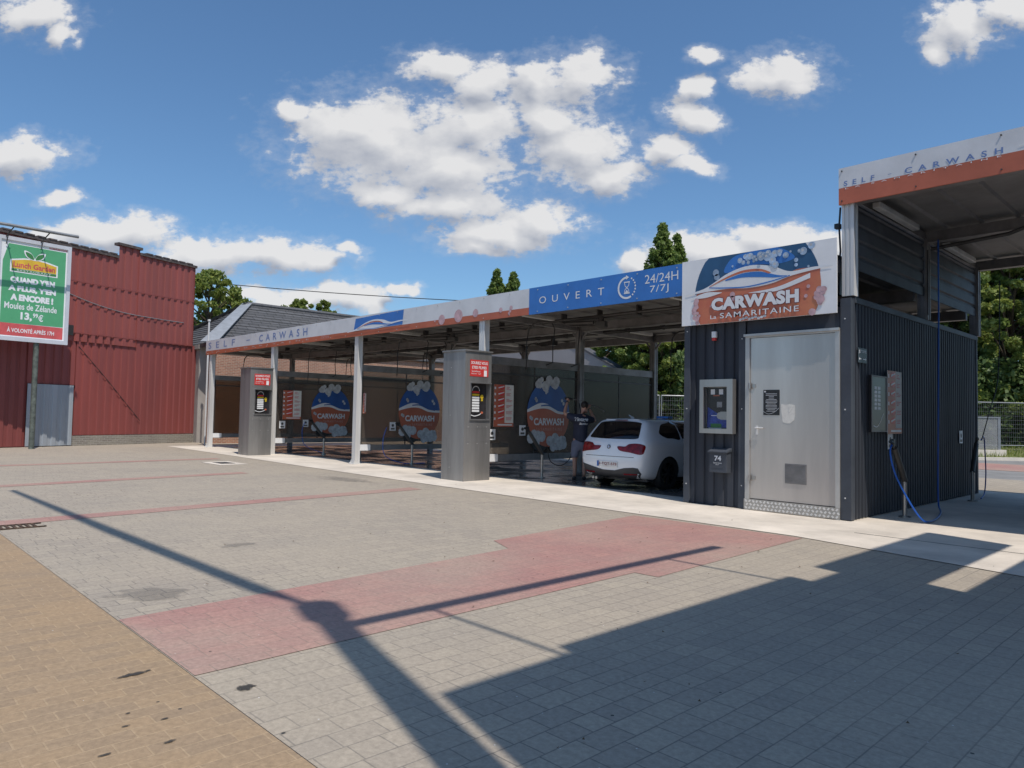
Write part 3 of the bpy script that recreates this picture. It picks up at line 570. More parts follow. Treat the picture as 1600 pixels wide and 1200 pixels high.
# ------------------------------------------------------------------ payment pillars
def pillar(x1, y0, label, h=2.97, sc=1.0):
    "x1 = face towards the bay, y0 = front"
    w, dpt = .80*sc, .80*sc; t = thing('payment_pillar', label, 'payment pillar', (x1-w/2, y0+dpt/2, 0), 0, 'stainless payment pillars at the front of the bays'); fr = side(x1)
    mb = MB(); yo0, yo1, zo0, zo1 = y0+.18*sc, y0+.74*sc, 1.42, 2.24
    # body with an open recess on the +X face
    X0, X1, Y0, Y1 = x1-w, x1, y0, y0+dpt
    mb.box(X0, X1-.12, Y0, Y1, .01, h); mb.box(X1-.12, X1, Y0, Y1, .01, zo0); mb.box(X1-.12, X1, Y0, Y1, zo1, h); mb.box(X1-.12, X1, Y0, yo0, zo0, zo1); mb.box(X1-.12, X1, yo1, Y1, zo0, zo1)
    mb.box(X0-.02, X1+.03, Y0-.03, Y1+.02, h, h+.035)
    for z in (.9, 1.2): mb.box(X1, X1+.003, Y0+.02, Y1-.02, z, z+.008)
    mb.box(X0+.22, X0+.228, Y0-.004, Y0, .02, h-.05)
    body = obj('body', mb, M_pillar, t)
    mb = MB()
    for z in (1.24, .86):
        for q in (.12, .4, .68): mb.tube([(X1, Y0+q*sc, z), (X1+.006, Y0+q*sc, z)], .009, 6)
    for z in (.3, 1.5, 2.6): mb.tube([(X0+.3, Y0, z), (X0+.3, Y0-.006, z)], .009, 6)
    obj('rivets', mb, M_alu, t)
    mb = MB(); mb.rect(fr, yo0, yo1, zo0, zo1, -.115, -.105); mb.cm = 1
    for k, c_ in enumerate([2,3,1,1,1,1,1,1]):
        mb.cm = c_; z = zo1-.22-k*.062; mb.rect(fr, yo0+.13, yo0+.35, z, z+.045, -.103)
    mb.cm = 3; mb.disc(fr, yo0+.42, zo1-.30, .05, .05, -.095, n=14); mb.rect(fr, yo0+.40, yo0+.46, zo1-.40, zo1-.30, -.1)
    mb.cm = 1
    line(mb, fr, smooth([(yo0+.05,zo0+.11),(yo0+.2,zo0+.07),(yo0+.35,zo0+.1),(yo0+.45,zo0+.16)], 5), .02, -.1)
    mb.cm = 4; mb.disc(fr, yo0+.43, zo0+.15, .04, .03, -.096, n=10)
    mb.cm = 1; arc(mb, fr, (yo0+.24, zo1-.17), .10, .115, 0, math.pi, -.1, 10)
    obj('control_plate', mb, [M_panelblk, M_wtxt, M_redsign, M_yel, M_orange], t)
    mb = MB(); mb.box(X1, X1+.03, yo0-.03, yo1+.03, zo0-.03, zo0); mb.box(X1, X1+.02, yo0-.03, yo0, zo0, zo1); mb.box(X1, X1+.02, yo1, yo1+.03, zo0, zo1); mb.box(X1, X1+.06, yo0-.03, yo1+.03, zo1, zo1+.02); obj('recess_frame', mb, M_stain, t)
    mb = MB(); mb.rect(fr, y0+.14*sc, y0+.70*sc, 2.40, 2.78, .002, .006); s_ = obj('warning_sticker', mb, M_redsign, t)
    tx = [text('l','SOURIEZ VOUS',fr,y0+.17*sc,y0+.67*sc,2.68,2.745,.008,M_wtxt,s_,bold=.02), text('l','ETES FILMES',fr,y0+.2*sc,y0+.64*sc,2.575,2.64,.008,M_wtxt,s_,bold=.02), text('l','Surveillance',fr,y0+.19*sc,y0+.45*sc,2.50,2.54,.008,M_wtxt,s_), text('l','24h/24 - 7j/7',fr,y0+.17*sc,y0+.47*sc,2.44,2.475,.008,M_wtxt,s_)]
    q = MB(); q.rect(fr, y0+.56*sc, y0+.65*sc, 2.41, 2.55, .008); tx.append(obj('l', q, M_wtxt, s_)); merge('lettering', tx, s_)
    return t
pillar(-12.55, 10.5, 'larger nearer stainless payment pillar with red camera warning, left of the parked car bay')
pillar(-23.75, 10.42, 'smaller farther stainless payment pillar with red camera warning, near the left end')

# ------------------------------------------------------------------ lance holders and hoses
def lance_holder(x, y, label, ang=0, group='lance holders on short posts'):
    t = thing('lance_holder', label, 'lance holder', (x, y, 0), ang, group)
    mb = MB(); mb.tube([(0,0,.012),(0,0,.62)], .035, 12); mb.tube([(0,0,.012),(0,0,.03)], .09, 14); obj('post', mb, M_stain, t, smooth=40, local=True)
    mb = MB(); mb.tube([(0,.02,.58),(0,-.45,1.12)], .045, 12); obj('lance_tube', mb, M_steeld, t, smooth=40, local=True)
    mb = MB(); mb.tube([(0,-.42,1.08),(0,-.52,1.2),(.0,-.62,1.22)], .028, 8); mb.bbox(-.025,.025,-.56,-.48,1.14,1.26,.01); obj('spray_gun', mb, M_black, t, local=True)
    return t
l0 = lance_holder(-12.3, 12.8, 'steel lance holder on a short post left of the person washing the car')
copy_tree(l0, None, (-17.9, 12.95, 0), 'steel lance holder in the dark bay left of the larger near pillar'); copy_tree(l0, None, (-23.5, 13.1, 0), 'steel lance holder in the bay behind the smaller far pillar')
l1 = copy_tree(l0, None, (-4.02, 12.55, 0), 'steel lance holder with blue hose looping beside it against the dark wall', 0); l2 = copy_tree(l0, None, (-4.02, 16.4, 0), 'steel lance holder at the far rear corner of the dark wall', R(185))
def hose(pts, m_, label, r=.012, grp=None):
    P3 = [Vector(p) for p in pts]; xy = []
    for i in range(len(P3)-1):
        p0, p1, p2, p3 = [P3[max(0, min(len(P3)-1, i+k))] for k in (-1,0,1,2)]
        for k in range(8):
            t_ = k/8; xy.append(.5*((2*p1)+(-p0+p2)*t_+(2*p0-5*p1+4*p2-p3)*t_*t_+(-p0+3*p1-3*p2+p3)*t_**3))
    xy.append(P3[-1]); mb = MB(); mb.tube(xy, r, 8); o = obj('hose', mb, m_, smooth=True); tag(o, label, 'hose', grp); return o
hose([(-4.02,12.03,1.2),(-4.02,11.92,1.05),(-3.95,11.95,.7),(-3.75,11.95,.3),(-3.6,11.98,.07),(-3.55,12.2,.03),(-3.62,12.8,.03),(-3.8,13.6,.04),(-3.93,13.95,.12),(-3.98,14.1,.5),(-4.0,14.2,1.2),(-4.0,14.28,3.4),(-4.0,14.28,4.8)], M_bluehose, 'bright blue hose looping from the near lance holder up the dark wall', .014)
hose([(-4.0,16.95,1.2),(-4.02,17.25,1.25),(-4.05,17.45,.95),(-4.05,17.5,.5),(-4.03,17.3,.12),(-4.0,16.9,.03)], M_bluehose, 'dusky blue hose arched off the far lance holder at the rear corner', .012)
hose([(-4.0,17.0,1.2),(-3.95,17.4,1.8),(-3.9,17.9,2.6),(-3.9,18.1,4.6)], M_blackhose, 'thin black hose rising behind the rear corner lance holder', .010)
hose([(-18.1,12.15,1.1),(-18.2,12.1,.7),(-18.2,12.2,.25),(-18.0,12.7,.03),(-17.7,13.3,.03)], M_bluehose, 'blue hose hanging in the bay left of the larger pillar')
hose([(-24.0,12.6,1.15),(-24.0,12.5,.8),(-23.9,12.6,.3),(-23.6,13.2,.03)], M_bluehose, 'blue hose hanging in the bay behind the far pillar')
hose([(-12.9,13.6,.75),(-12.85,13.7,.35),(-12.8,14.1,.25),(-12.6,14.3,.6),(-12.2,14.1,1.4),(-11.9,13.7,1.85)], M_blackhose, 'black hose hanging in a loop below the foam emblem up to the person')

# ------------------------------------------------------------------ plant room (dark cladded block)
plant = thing('plant_room', 'anthracite ribbed metal plant room with a stainless door', 'building', (-5.85, 14.8, 0))
XS = -4.385
def ribs(a0, a1, f, z0, z1, pitch=.19, dep=.035):
    prof = []; a = a0
    while a < a1-pitch*.99: prof += [(a,0),(a+pitch*.55,0),(a+pitch*.64,-dep),(a+pitch*.91,-dep)]; a += pitch
    prof += [(a,0),(a1,0)]
    mb = MB(); mb.grid([[f(a_, d_, z) for a_, d_ in prof] for z in (z0, z1)]); return mb
mb = ribs(-7.22, -6.12, lambda a, d, z: (a, D+.02-d, z), .02, 3.3, .19, .03); mb.box(-7.22,-4.6,D+.06,D+.09,.02,3.36); mb.box(-6.1,-4.55,D+.015,D+.055,2.97,3.3)
mb.add(*(lambda m_: (m_.v, m_.f))(ribs(11.42, 18.25, lambda a, d, z: (XS+d, a, z), .02, 3.36, .13, .03)))
mb.box(-7.25,-7.2,11.4,18.3,.02,3.36); mb.box(-7.25,-4.44,18.25,18.3,.02,3.36); mb.box(-7.2,-4.46,11.5,18.2,3.34,3.4)
obj('wall', mb, M_navy, plant)
mb = MB(); mb.box(-7.32,-7.20,D-.012,D+.1,.02,3.4); mb.box(-4.53,XS+.012,D-.012,D+.09,.02,3.42); mb.box(XS-.05,XS+.014,D+.092,D+.13,.02,3.42); mb.box(XS-.06,XS+.018,11.48,18.32,3.36,3.45); mb.box(XS-.05,XS+.014,18.22,18.3,.02,3.36)
mb.box(-6.24,-6.12,D-.006,D+.02,.02,3.2); obj('corner_trim', mb, M_trim, plant)
mb = MB()
for x in (-7.26,-4.46):
    for z in (.35,1.7,3.1): mb.tube([(x,D-.012,z),(x,D-.02,z)], .012, 6)
for z in (.4,1.7,2.9): mb.tube([(-6.18,D-.006,z),(-6.18,D-.014,z)], .01, 6)
obj('screws', mb, M_alu, plant)
mb = MB(); mb.box(-6.105,-6.03,D-.035,D+.05,.0,2.96); mb.box(-4.60,-4.535,D-.035,D+.05,.0,2.96); mb.box(-6.03,-4.60,D-.035,D+.05,2.90,2.96); mb.box(-6.12,-4.53,D-.075,D-.035,2.925,2.965); fr_ = obj('door_frame', mb, M_frame, plant)
mb = MB(); mb.box(-6.025,-4.605,D-.005,D+.03,.205,2.895); mb.box(-6.02,-4.61,D-.0095,D-.0055,2.86,2.89); door = obj('door', mb, M_door, plant)
mb = MB(); mb.tube([(-5.90,D-.005,1.385),(-5.90,D-.045,1.385)], .014, 8); mb.tube([(-5.92,D-.045,1.385),(-5.78,D-.045,1.385)], .011, 8); mb.bbox(-5.925,-5.885,D-.012,D-.005,1.27,1.42,.003); obj('handle', mb, M_alu, door)
for z in (2.09,.55): mb = MB(); mb.tube([(-6.02,D-.045,z-.05),(-6.02,D-.045,z+.05)], .022, 8); mb.box(-6.0,-5.93,D-.02,D-.005,z-.03,z+.03); obj('hinge', mb, M_stain, door)
mb = MB(); mb.box(-5.415,-5.06,D-.012,D-.0055,.5,.82)
for k in range(13): mb.box(-5.40,-5.075,D-.019,D-.012,.515+k*.0235,.527+k*.0235)
obj('vent_grille', mb, M_beam, door)
mb = MB(); F2 = FF; mb.rect(FF, -6.12, -4.53, .02, .195, .02, .04); mb.cm = 1; n_ = 24
for i in range(n_):
    for j in range(3):
        cx = -6.08+i*.0655+(j%2)*.02; cz = .05+j*.055; s_ = .028; q = 1 if (i+j)%2 else -1
        mb.poly(FF, [(cx-s_*.9,cz-s_*.35*q),(cx-s_*.4*q*0-.0,cz-s_*.8),(cx+s_*.9,cz+s_*.35*q),(cx,cz+s_*.8)], .0402, .045)
obj('tread_plate', mb, [M_stain, M_alu], plant)
# things fixed on the front
t = thing('wall_poster', 'small dark notice with white lines on the steel door, left of the torn paper', 'poster', (-5.65,D,1.6)); mb = MB(); mb.rect(FF,-5.79,-5.51,1.60,2.02,.0061,.010); sh_ = obj('sheet', mb, M_black, t)
mb = MB(); r = random.Random(2)
for k in range(13): w_ = r.uniform(.04,.1) if k < 5 else r.uniform(.06,.12); mb.rect(FF,-5.65-w_,-5.65+w_,1.95-k*.024,1.957-k*.024,.012)
mb.disc(FF,-5.76,1.99,.018,.015,.012,n=10); line(mb, FF, smooth([(-5.79,1.66),(-5.7,1.62),(-5.6,1.65),(-5.52,1.72)],5), .006, .012); obj('lettering', mb, M_foam, sh_)
mb = MB(); mb.poly(FF, [(-5.48,1.79),(-5.41,1.77),(-5.34,1.785),(-5.255,1.765),(-5.25,1.64),(-5.262,1.53),(-5.33,1.47),(-5.40,1.475),(-5.455,1.49),(-5.47,1.60),(-5.485,1.70)], .0063, .009); mb.poly(FF, [(-5.36,1.765),(-5.27,1.75),(-5.35,1.64)], .0095,.012)
tag(obj('torn_paper', mb, M_paper), 'torn blank white paper stuck on the steel door', 'paper')
M_pane = glassmat('cabinet_glass', (.97,.97,.97), (.5,.5,.5), .01); [setattr(n_.inputs[0], 'default_value', 1.08) for n_ in M_pane.node_tree.nodes if n_.bl_idname == 'ShaderNodeFresnel']
t = thing('token_machine', 'wall mounted token vending cabinet with glass front and blue plate inside', 'vending machine', (-6.6,D,1.27)); mb = MB()
x0,x1,z0,z1 = -6.93,-6.29,1.27,2.21; dd = .12; y1 = D-.005
mb.box(x0,x0+.075,y1-dd,y1,z0,z1); mb.box(x1-.11,x1,y1-dd,y1,z0,z1); mb.box(x0+.075,x1-.11,y1-dd,y1,z1-.13,z1); mb.box(x0+.075,x1-.11,y1-dd,y1,z0,z0+.08); mb.box(x0+.075,x1-.11,y1-.01,y1-.002,z0+.08,z1-.13); obj('cabinet', mb, M_stain, t)
mb = MB(); mb.cm = 0; mb.rect(FF,x0+.09,x1-.115,z0+.09,z1-.14,.02,.03); mb.cm = 1; mb.poly(FF,[(x0+.10,z0+.1),(x1-.12,z0+.1),(x1-.12,z0+.38),(x1-.25,z0+.30),(x0+.11,z0+.46)],.032)
mb.cm = 2; mb.rect(FF,x0+.17,x0+.25,z1-.26,z1-.17,.034); mb.rect(FF,x0+.33,x0+.41,z1-.26,z1-.17,.034); mb.cm = 3; mb.rect(FF,x0+.22,x0+.34,z1-.29,z1-.27,.034); mb.cm = 4; mb.rect(FF,x0+.36,x1-.115,z0+.24,z0+.38,.034,.04); mb.disc(FF,x0+.35,z0+.31,.06,.06,.034,.039); mb.cm = 5; mb.rect(FF,x0+.17,x0+.38,z0+.1,z0+.17,.034); mb.cm = 2
for k in range(5): mb.rect(FF,x0+.29,x0+.39,z0+.46+k*.02,z0+.467+k*.02,.034)
mb.rect(FF,x0+.18,x0+.33,z0+.305,z0+.315,.034); mb.rect(FF,x0+.13,x0+.38,z0+.085,z0+.095,.034)
obj('dispenser_plate', mb, [M_panelblk, M_bluep, M_wtxt, M_orange, M_stain, M_green2], t)
mb = MB(); mb.rect(FF,x0+.076,x1-.111,z0+.081,z1-.131,.095,.1); obj('glass_front', mb, M_pane, t)
t = thing('mailbox', 'black mailbox numbered 74 under the token cabinet', 'mailbox', (-6.55,D,.6)); x0,x1,z0,z1 = -6.71,-6.38,.60,.97
mb = MB(); mb.bbox(x0,x1,D-.15,D-.005,z0,z1,.006); mb.rect(FF,x0+.06,x1-.06,z0+.08,z0+.115,.152,.155); obj('box', mb, M_trim, t); mb = MB(); mb.add([(x0-.02,D-.18,z1-.01),(x1+.02,D-.18,z1-.01),(x1+.02,D-.005,z1+.05),(x0-.02,D-.005,z1+.05),(x0-.02,D-.18,z1-.03),(x1+.02,D-.18,z1-.03),(x1+.02,D-.005,z1+.001),(x0-.02,D-.005,z1+.001)], [(0,1,2,3),(0,4,5,1),(4,7,6,5),(0,3,7,4),(1,5,6,2),(2,6,7,3)]); obj('lid', mb, M_trim, t)
tx = [text('l','74',FF,x0+.10,x1-.10,z1-.17,z1-.08,.156,M_wtxt,t,bold=.03), text('l','Samaritaine',FF,x0+.08,x1-.09,z1-.215,z1-.19,.156,M_wtxt,t), text('l','SELF',FF,x0+.12,x1-.14,z1-.24,z1-.225,.156,M_wtxt,t)]; merge('number', tx, t)
t = thing('alarm_lamp', 'tiny white alarm box with red lens under the big sign', 'alarm', (-6.69,D,2.95)); mb = MB(); mb.bbox(-6.74,-6.66,D-.06,D+.01,2.95,3.06,.01); obj('housing', mb, M_wtxt, t); mb = MB(); mb.bbox(-6.735,-6.665,D-.058,D+.0,2.90,2.948,.01); obj('lens', mb, M_redsign, t)
# big sign board
sg = thing('car_wash_sign', 'big white sign board with foamy blue and orange emblem above the plant room door', 'sign', (-5.93,D-.1,3.19)); FS = (Vector((0,D-.12,0)), Vector((1,0,0)), Z, Vector((0,-1,0)))
mb = MB(); mb.rect(FS,-7.31,-4.54,3.19,4.36,-.025,0); mb.box(-7.2,-4.65,D-.095,D-.0,3.25,3.30) ; mb.box(-7.2,-4.65,D-.095,D-.0,4.2,4.25); brd = obj('board', mb, M_white, sg)
cx, cz, rr = -5.91, 3.66, 1.13
def circ_pts(a0, a1, n=26): return [(cx+rr*math.cos(a0+(a1-a0)*k/n), cz+rr*.98*math.sin(a0+(a1-a0)*k/n)) for k in range(n+1)]
clip = lambda pts: [(u, min(4.357, max(3.193, v))) for u, v in pts]
wave = smooth([(cx+rr*.99,3.93),(-5.15,3.95),(-5.45,3.86),(-5.9,3.86),(-6.3,3.84),(-6.6,3.80),(cx-rr*.97,3.74)], 6)
mb = MB(); mb.cm = 0; mb.poly(FS, clip(circ_pts(R(14), R(176)))+wave[::-1], .003); mb.cm = 1; mb.poly(FS, clip(circ_pts(R(184-360), R(10)))+wave, .003)
car_swoosh(mb, FS, -7.22, 3.62, 2.62, .50, .008, 2, 3, 1)
mb.cm = 2; ribbon(mb, FS, [(-7.1,3.68),(-6.8,3.75),(-6.5,3.72)], [(-7.1,3.66),(-6.8,3.66),(-6.5,3.715)], .007); ribbon(mb, FS, [(-6.0,3.66),(-5.5,3.70),(-4.95,3.86)], [(-6.0,3.655),(-5.5,3.635),(-4.95,3.78)], .007)
em = obj('emblem', mb, [M_teal, M_amber, M_wtxt, M_blue], sg)
mb = MB(); rb = random.Random(11)
mb.cm = 2; mb.poly(FS, clip(smooth([(-6.45,4.05),(-6.3,4.3),(-5.9,4.36),(-5.5,4.36),(-5.2,4.15),(-5.5,4.08),(-5.9,4.12)], 5, True)), .0045)
for i in range(46):
    u = rb.gauss(-5.72,.24); v = 4.30-abs(rb.gauss(0,.10)); q = rb.uniform(.02,.065)
    if v-q < 4.0 or v+q > 4.355: v = 4.20; 
    mb.cm = 0; mb.disc(FS, u, v, q, q, .009+i*.0002, n=14); mb.cm = 1; mb.disc(FS, u-q*.2, v+q*.25, q*.45, q*.4, .0091+i*.0002, n=10)
for u, v, q in [(-6.62,4.08,.06),(-6.60,4.0,.055),(-5.18,4.10,.035),(-5.18,4.02,.03),(-4.98,3.97,.02),(-6.3,4.15,.02),(-5.12,4.24,.02)]: mb.cm = 0; mb.disc(FS, u, v, q, q, .009, n=14)
obj('blue_bubbles', mb, [M_bub, M_foam, M_blue], em)
mb = MB()
for i in range(30):
    s_ = i % 2; v = rb.uniform(3.22,3.62); half = math.sqrt(max(0, rr*rr-(v-cz)**2)); u = cx+(half if s_ else -half)+rb.uniform(-.06,.05); q = rb.uniform(.025,.06)
    mb.cm = 0; mb.disc(FS, u, v+.0, q, q, .009+i*.0002, n=14)
for u, v, q in [(-6.3,3.66,.05),(-6.3,3.59,.05),(-6.72,3.5,.015),(-4.98,3.65,.03),(-5.02,3.5,.03)]: mb.cm = 0; mb.disc(FS, u, v, q, q, .009, n=14)
for i in range(9): mb.cm = 1; mb.disc(FS, -6.15+i*.055, 3.215+.012*(i%3), .03, .022, .0095+i*.0003, n=10)
obj('pink_bubbles', mb, [M_pink, M_foam], em)
tx = [text('l','CARWASH',FS,-6.71,-5.12,3.40,3.64,.016,M_dtxt,em,bold=.085,space=1.06), text('l','CARWASH',FS,-6.70,-5.13,3.41,3.63,.019,M_wtxt,em,bold=.06,space=1.08), text('l','SAMARITAINE',FS,-6.535,-5.125,3.262,3.362,.016,M_dtxt,em,bold=.03,space=1.15), text('l','SAMARITAINE',FS,-6.53,-5.13,3.265,3.360,.019,M_wtxt,em,bold=.008,space=1.2), text('l','La',FS,-6.72,-6.60,3.268,3.335,.016,M_wtxt,em,bold=.01)]
merge('lettering', tx, em)
# side wall things
fr = side(XS+.0)
t = thing('token_direction_sign', 'small black sign reading JETONS with arrows at the wall corner', 'sign', (XS,11.72,2.45)); mb = MB(); mb.rect(fr,11.56,11.92,2.44,2.67,.02,.026); sh_ = obj('plate', mb, M_black, t)
tx = [text('l','JETONS',fr,11.59,11.89,2.58,2.64,.028,M_wtxt,sh_,bold=.01)]; q = MB(); line(q, fr, [(11.60,2.50),(11.70,2.50)], .014, .028); q.poly(fr, [(11.59,2.50),(11.63,2.525),(11.63,2.475)], .0285); line(q, fr, [(11.76,2.50),(11.87,2.50)], .014, .028); q.poly(fr, [(11.89,2.50),(11.85,2.475),(11.85,2.525)], .0285); tx.append(obj('l', q, M_wtxt, sh_)); merge('lettering', tx, sh_)
t = thing('programme_panel', 'dark instruction panel with white buttons on the shaded side wall, left of the orange poster', 'control panel', (XS,12.4,1.36)); mb = MB(); mb.rect(fr,12.03,12.70,1.36,2.27,.01,.05); mb.cm = 1
for k in range(6): mb.rect(fr,12.30,12.42,1.72+k*.065,1.765+k*.065,.052); mb.rect(fr,12.16,12.27,1.72+k*.065,1.765+k*.065,.052)
line(mb, fr, smooth([(12.12,1.46),(12.25,1.44),(12.38,1.5),(12.55,1.66)],5), .015, .052); mb.cm = 2; mb.rect(fr,12.03,12.05,1.36,2.27,.051,.06); mb.rect(fr,12.68,12.70,1.36,2.27,.051,.06); mb.rect(fr,12.05,12.68,2.25,2.27,.051,.06); mb.rect(fr,12.05,12.68,1.36,1.38,.051,.06)
obj('panel', mb, [M_panelblk, M_wtxt, M_beam], t)
poster(XS, 12.72, 13.38, 1.33, 2.38, 'dim orange price poster on the shaded side wall beside the dark panel', .06)
notice(XS, 12.95, 1.20, 'white notice plate below the orange poster on the side wall', .02); notice(XS, 17.0, 1.25, 'white notice plate far along the side wall near its rear corner', .02)

# ------------------------------------------------------------------ tall canopy on the right
tall = thing('tall_canopy', 'taller open canopy at the right edge with grey and orange fascia', 'canopy', (-1.6,15,0))
XE = 1.3
for y, m_ in ((11.45, M_alu), (14.95, M_beam), (18.4, M_beam)):
    mb = MB(); q = post_mb(-4.44, y, 5.0); q.v = [(a, b, max(c, 3.46 if y < 18 else 3.46)) for a, b, c in q.v]; obj('post', q, m_, tall); obj('post', post_mb(XE, y, 5.0), M_beam, tall)
mb = MB()
for y in (11.5, 14.95, 18.4): mb.box(-4.5,XE+.1,y-.06,y+.06,4.93,5.12); mb.box(-4.5,XE+.1,y-.09,y+.09,4.915,4.929)
for x in (-4.44, XE): mb.box(x-.06,x+.06,11.57,18.33,4.97,5.11)
obj('roof_beam', mb, M_beam, tall)
q = ribs(11.56, 18.3, lambda a, d, z: (XE-.1-d, a, z), .02, 4.9, .13, .03); q.box(XE-.05, XE-.02, 11.56, 18.3, .02, 4.9); obj('unseen_side_wall', q, M_navy, tall)  # unseen wall, added to keep sky light off the plant room side
mb = MB(); xs = []; x = -4.56
while x < XE+.1: xs += [(x,0),(x+.46,0),(x+.49,-.04),(x+.53,-.04),(x+.56,0)]; x += .56
mb.grid([[(q, y, 5.17+dz) for q, dz in xs] for y in (11.36, 18.75)]); mb.grid([[(q, y, 5.22) for q, dz in xs] for y in (18.75, 11.36)]); obj('roof', mb, M_soffit, tall)
mb = MB(); FT = (Vector((0,D-.02,0)), Vector((1,0,0)), Z, Vector((0,-1,0)))
mb.rect(FT,-4.55,XE+.2,5.145,5.46,-.03,0); mb.cm = 1; mb.rect(FT,-4.55,XE+.2,4.885,5.1445,-.03,0); mb.cm = 0; mb.box(-4.56,-4.53,D+.012,18.7,4.9,5.44); tf = obj('fascia', mb, [M_greyfas, M_orange], tall)
tx = [text('l','S E L F',FT,-4.47,-4.02,5.165,5.245,.004,M_btxt,tf,bold=.02,space=1.3), text('l','-',FT,-3.83,-3.78,5.2,5.208,.004,M_btxt,tf), text('l','C A R W A S H',FT,-3.6,-2.38,5.16,5.245,.004,M_btxt,tf,bold=.02,space=1.25), text('l','L A  S A M A R I T A I N E',FT,-4.45,-2.4,5.115,5.135,.004,M_wtxt,tf,bold=.01,space=1.5)]
merge('lettering', tx, tf)
mb = MB(); car_swoosh(mb, FT, -2.2, 5.15, 1.2, .26, .006, 0, 1, 2); mb.cm = 1; mb.rect(FT,-2.1,-1.05,5.24,5.455,.003); obj('car_emblem', mb, [M_wtxt, M_blue, M_orange], tf)
mb = MB()
for i in range(5):
    for v in (4.94, 5.41): mb.disc(FT, -4.5+i*1.05, v, .012, .012, .001, .016, n=6)
obj('fascia_screws', mb, M_steeld, tf)
mb = MB()
def hsheet(y0, y1, z0, z1):        # horizontally ribbed sheet on the YZ plane
    zs = []; z = z0
    while z < z1-.24: zs += [(z,0),(z+.17,0),(z+.195,.03),(z+.225,.03),(z+.25,0)]; z += .25
    zs.append((z1,0)); mb.grid([[(-4.42-d_, y, z) for z, d_ in zs] for y in (y0, y1)]); mb.grid([[(-4.40+.0-d_, y, z) for z, d_ in zs] for y in (y1, y0)])
hsheet(11.56, 14.85, 3.90, 4.93); hsheet(15.05, 18.3, 3.90, 4.93); obj('upper_side_sheet', mb, M_trim, tall)
for y in (12.0, 15.6):
    mb = MB(); mb.bbox(-4.30,-4.18,y,y+1.9,4.93,5.03,.02); obj('strip_lamp', mb, M_tube, tall)
mb = MB(); mb.tube([(-4.2,14.6,4.72),(-3.6,14.6,4.76),(-3.0,14.6,4.80),(-2.6,14.6,4.92),(-2.2,14.6,5.0),(-.6,14.6,5.02)], .035, 8)
obj('wash_arm', mb, M_steeld, tall, smooth=40); mb = MB(); mb.tube([(-2.6,17.6,4.72),(-2.0,17.6,4.9),(-1.4,17.6,4.95),(0,17.6,4.95)], .035, 8); mb.tube([(-4.25,14.55,4.7),(-4.25,14.55,3.5)], .014, 6); obj('wash_arm', mb, M_steeld, tall, smooth=40)

# ------------------------------------------------------------------ small black gear left of the tall post
mb = MB(); mb.box(-4.62,-4.58,11.42,11.6,3.5,3.85); mb.tube([(-4.6,11.5,4.9),(-4.62,11.5,4.6),(-4.6,11.5,4.2),(-4.63,11.5,3.9)], .015, 6); mb.bbox(-4.66,-4.58,11.4,11.5,4.55,4.63,.01); obj('cable_box', mb, M_black, tall)

# ------------------------------------------------------------------ pylon signs behind the camera that throw the big shadows
KX, KY = .51, .145
py = thing('sign_pylon', 'large sign pylon standing off to the right whose boards throw the shadows', 'pylon', (.47,4.5,0))
ZT = 7.0
def board(sx0, sx1, sy0, sy1, zt=ZT):
    "board (plane X=const) whose shadow spans sx0..sx1 (X) with the top edge at sy0..sy1"
    X = sx0+KX*zt; zb = (X-sx1)/KX; dy = KY*zt
    mb = MB(); mb.box(X-.05, X+.05, sy0-dy, sy1-dy, max(.05, zb), zt); return mb, X
mb, XB = board(-3.06, -.55, 2.47, 3.55); q, _ = board(-3.19, -.55, 3.55, 6.85, ZT+.25); mb.add(q.v, q.f); q, _ = board(-2.95, -.55, 6.80, 7.77, 6.8); mb.add(q.v, q.f); obj('main_board', mb, M_bframe, py)
q, _ = board(-3.23, -2.28, 7.50, 11.1, ZT+.3); obj('header_board', q, M_bframe, py)
q, _ = board(-1.86, 3, 7.30, 13, ZT+.3-2.6); obj('lower_board', q, M_bframe, py)
XB = .47
mb = MB(); mb.tube([(XB-1.42,1.75+.0,ZT),(XB-1.42,6.72,ZT)], .075, 8)
obj('light_bar', mb, M_bframe, py)
mb = MB()
for y in (2.45, 5.6): mb.tube([(XB-1.42,y,ZT),(XB,y,ZT-.05)], .022, 6)
obj('bar_strut', mb, M_bframe, py)
mast = thing('shadow_mast', 'thick round mast behind the viewer with a tapering arm added for its shadow', 'mast', (.33,1.30,0))
ZM = 10.5
mb = MB(); mb.tube([(.33,1.30,0),(.33,1.30,6),(.31,1.30,ZM)], [.15,.14,.12], 16); mb.tube([(.3,1.30,ZM-.5),(.3,1.30,ZM+.1)], .18, 12); obj('pole', mb, M_bframe, mast, smooth=40)
mb = MB(); mb.add([(-.0,1.27,ZM-.2),(-10.3,1.0,ZM-.15),(-10.3,1.0,ZM-.35),(-5,1.15,ZM-1.0),(-1,1.26,ZM-1.0),(-.0,1.31,ZM-.2),(-10.3,1.04,ZM-.15),(-10.3,1.04,ZM-.35),(-5,1.19,ZM-1.0),(-1,1.3,ZM-1.0)], [(0,1,2,3,4),(9,8,7,6,5),(0,5,6,1),(1,6,7,2),(2,7,8,3),(3,8,9,4),(4,9,5,0)]); mb.tube([(0,1.28,ZM-.15),(-10.3,1.02,ZM-.12)], .05, 8); obj('arm', mb, M_bframe, mast)  # arm added to the mast, outline shaped to cast the long thin shadow

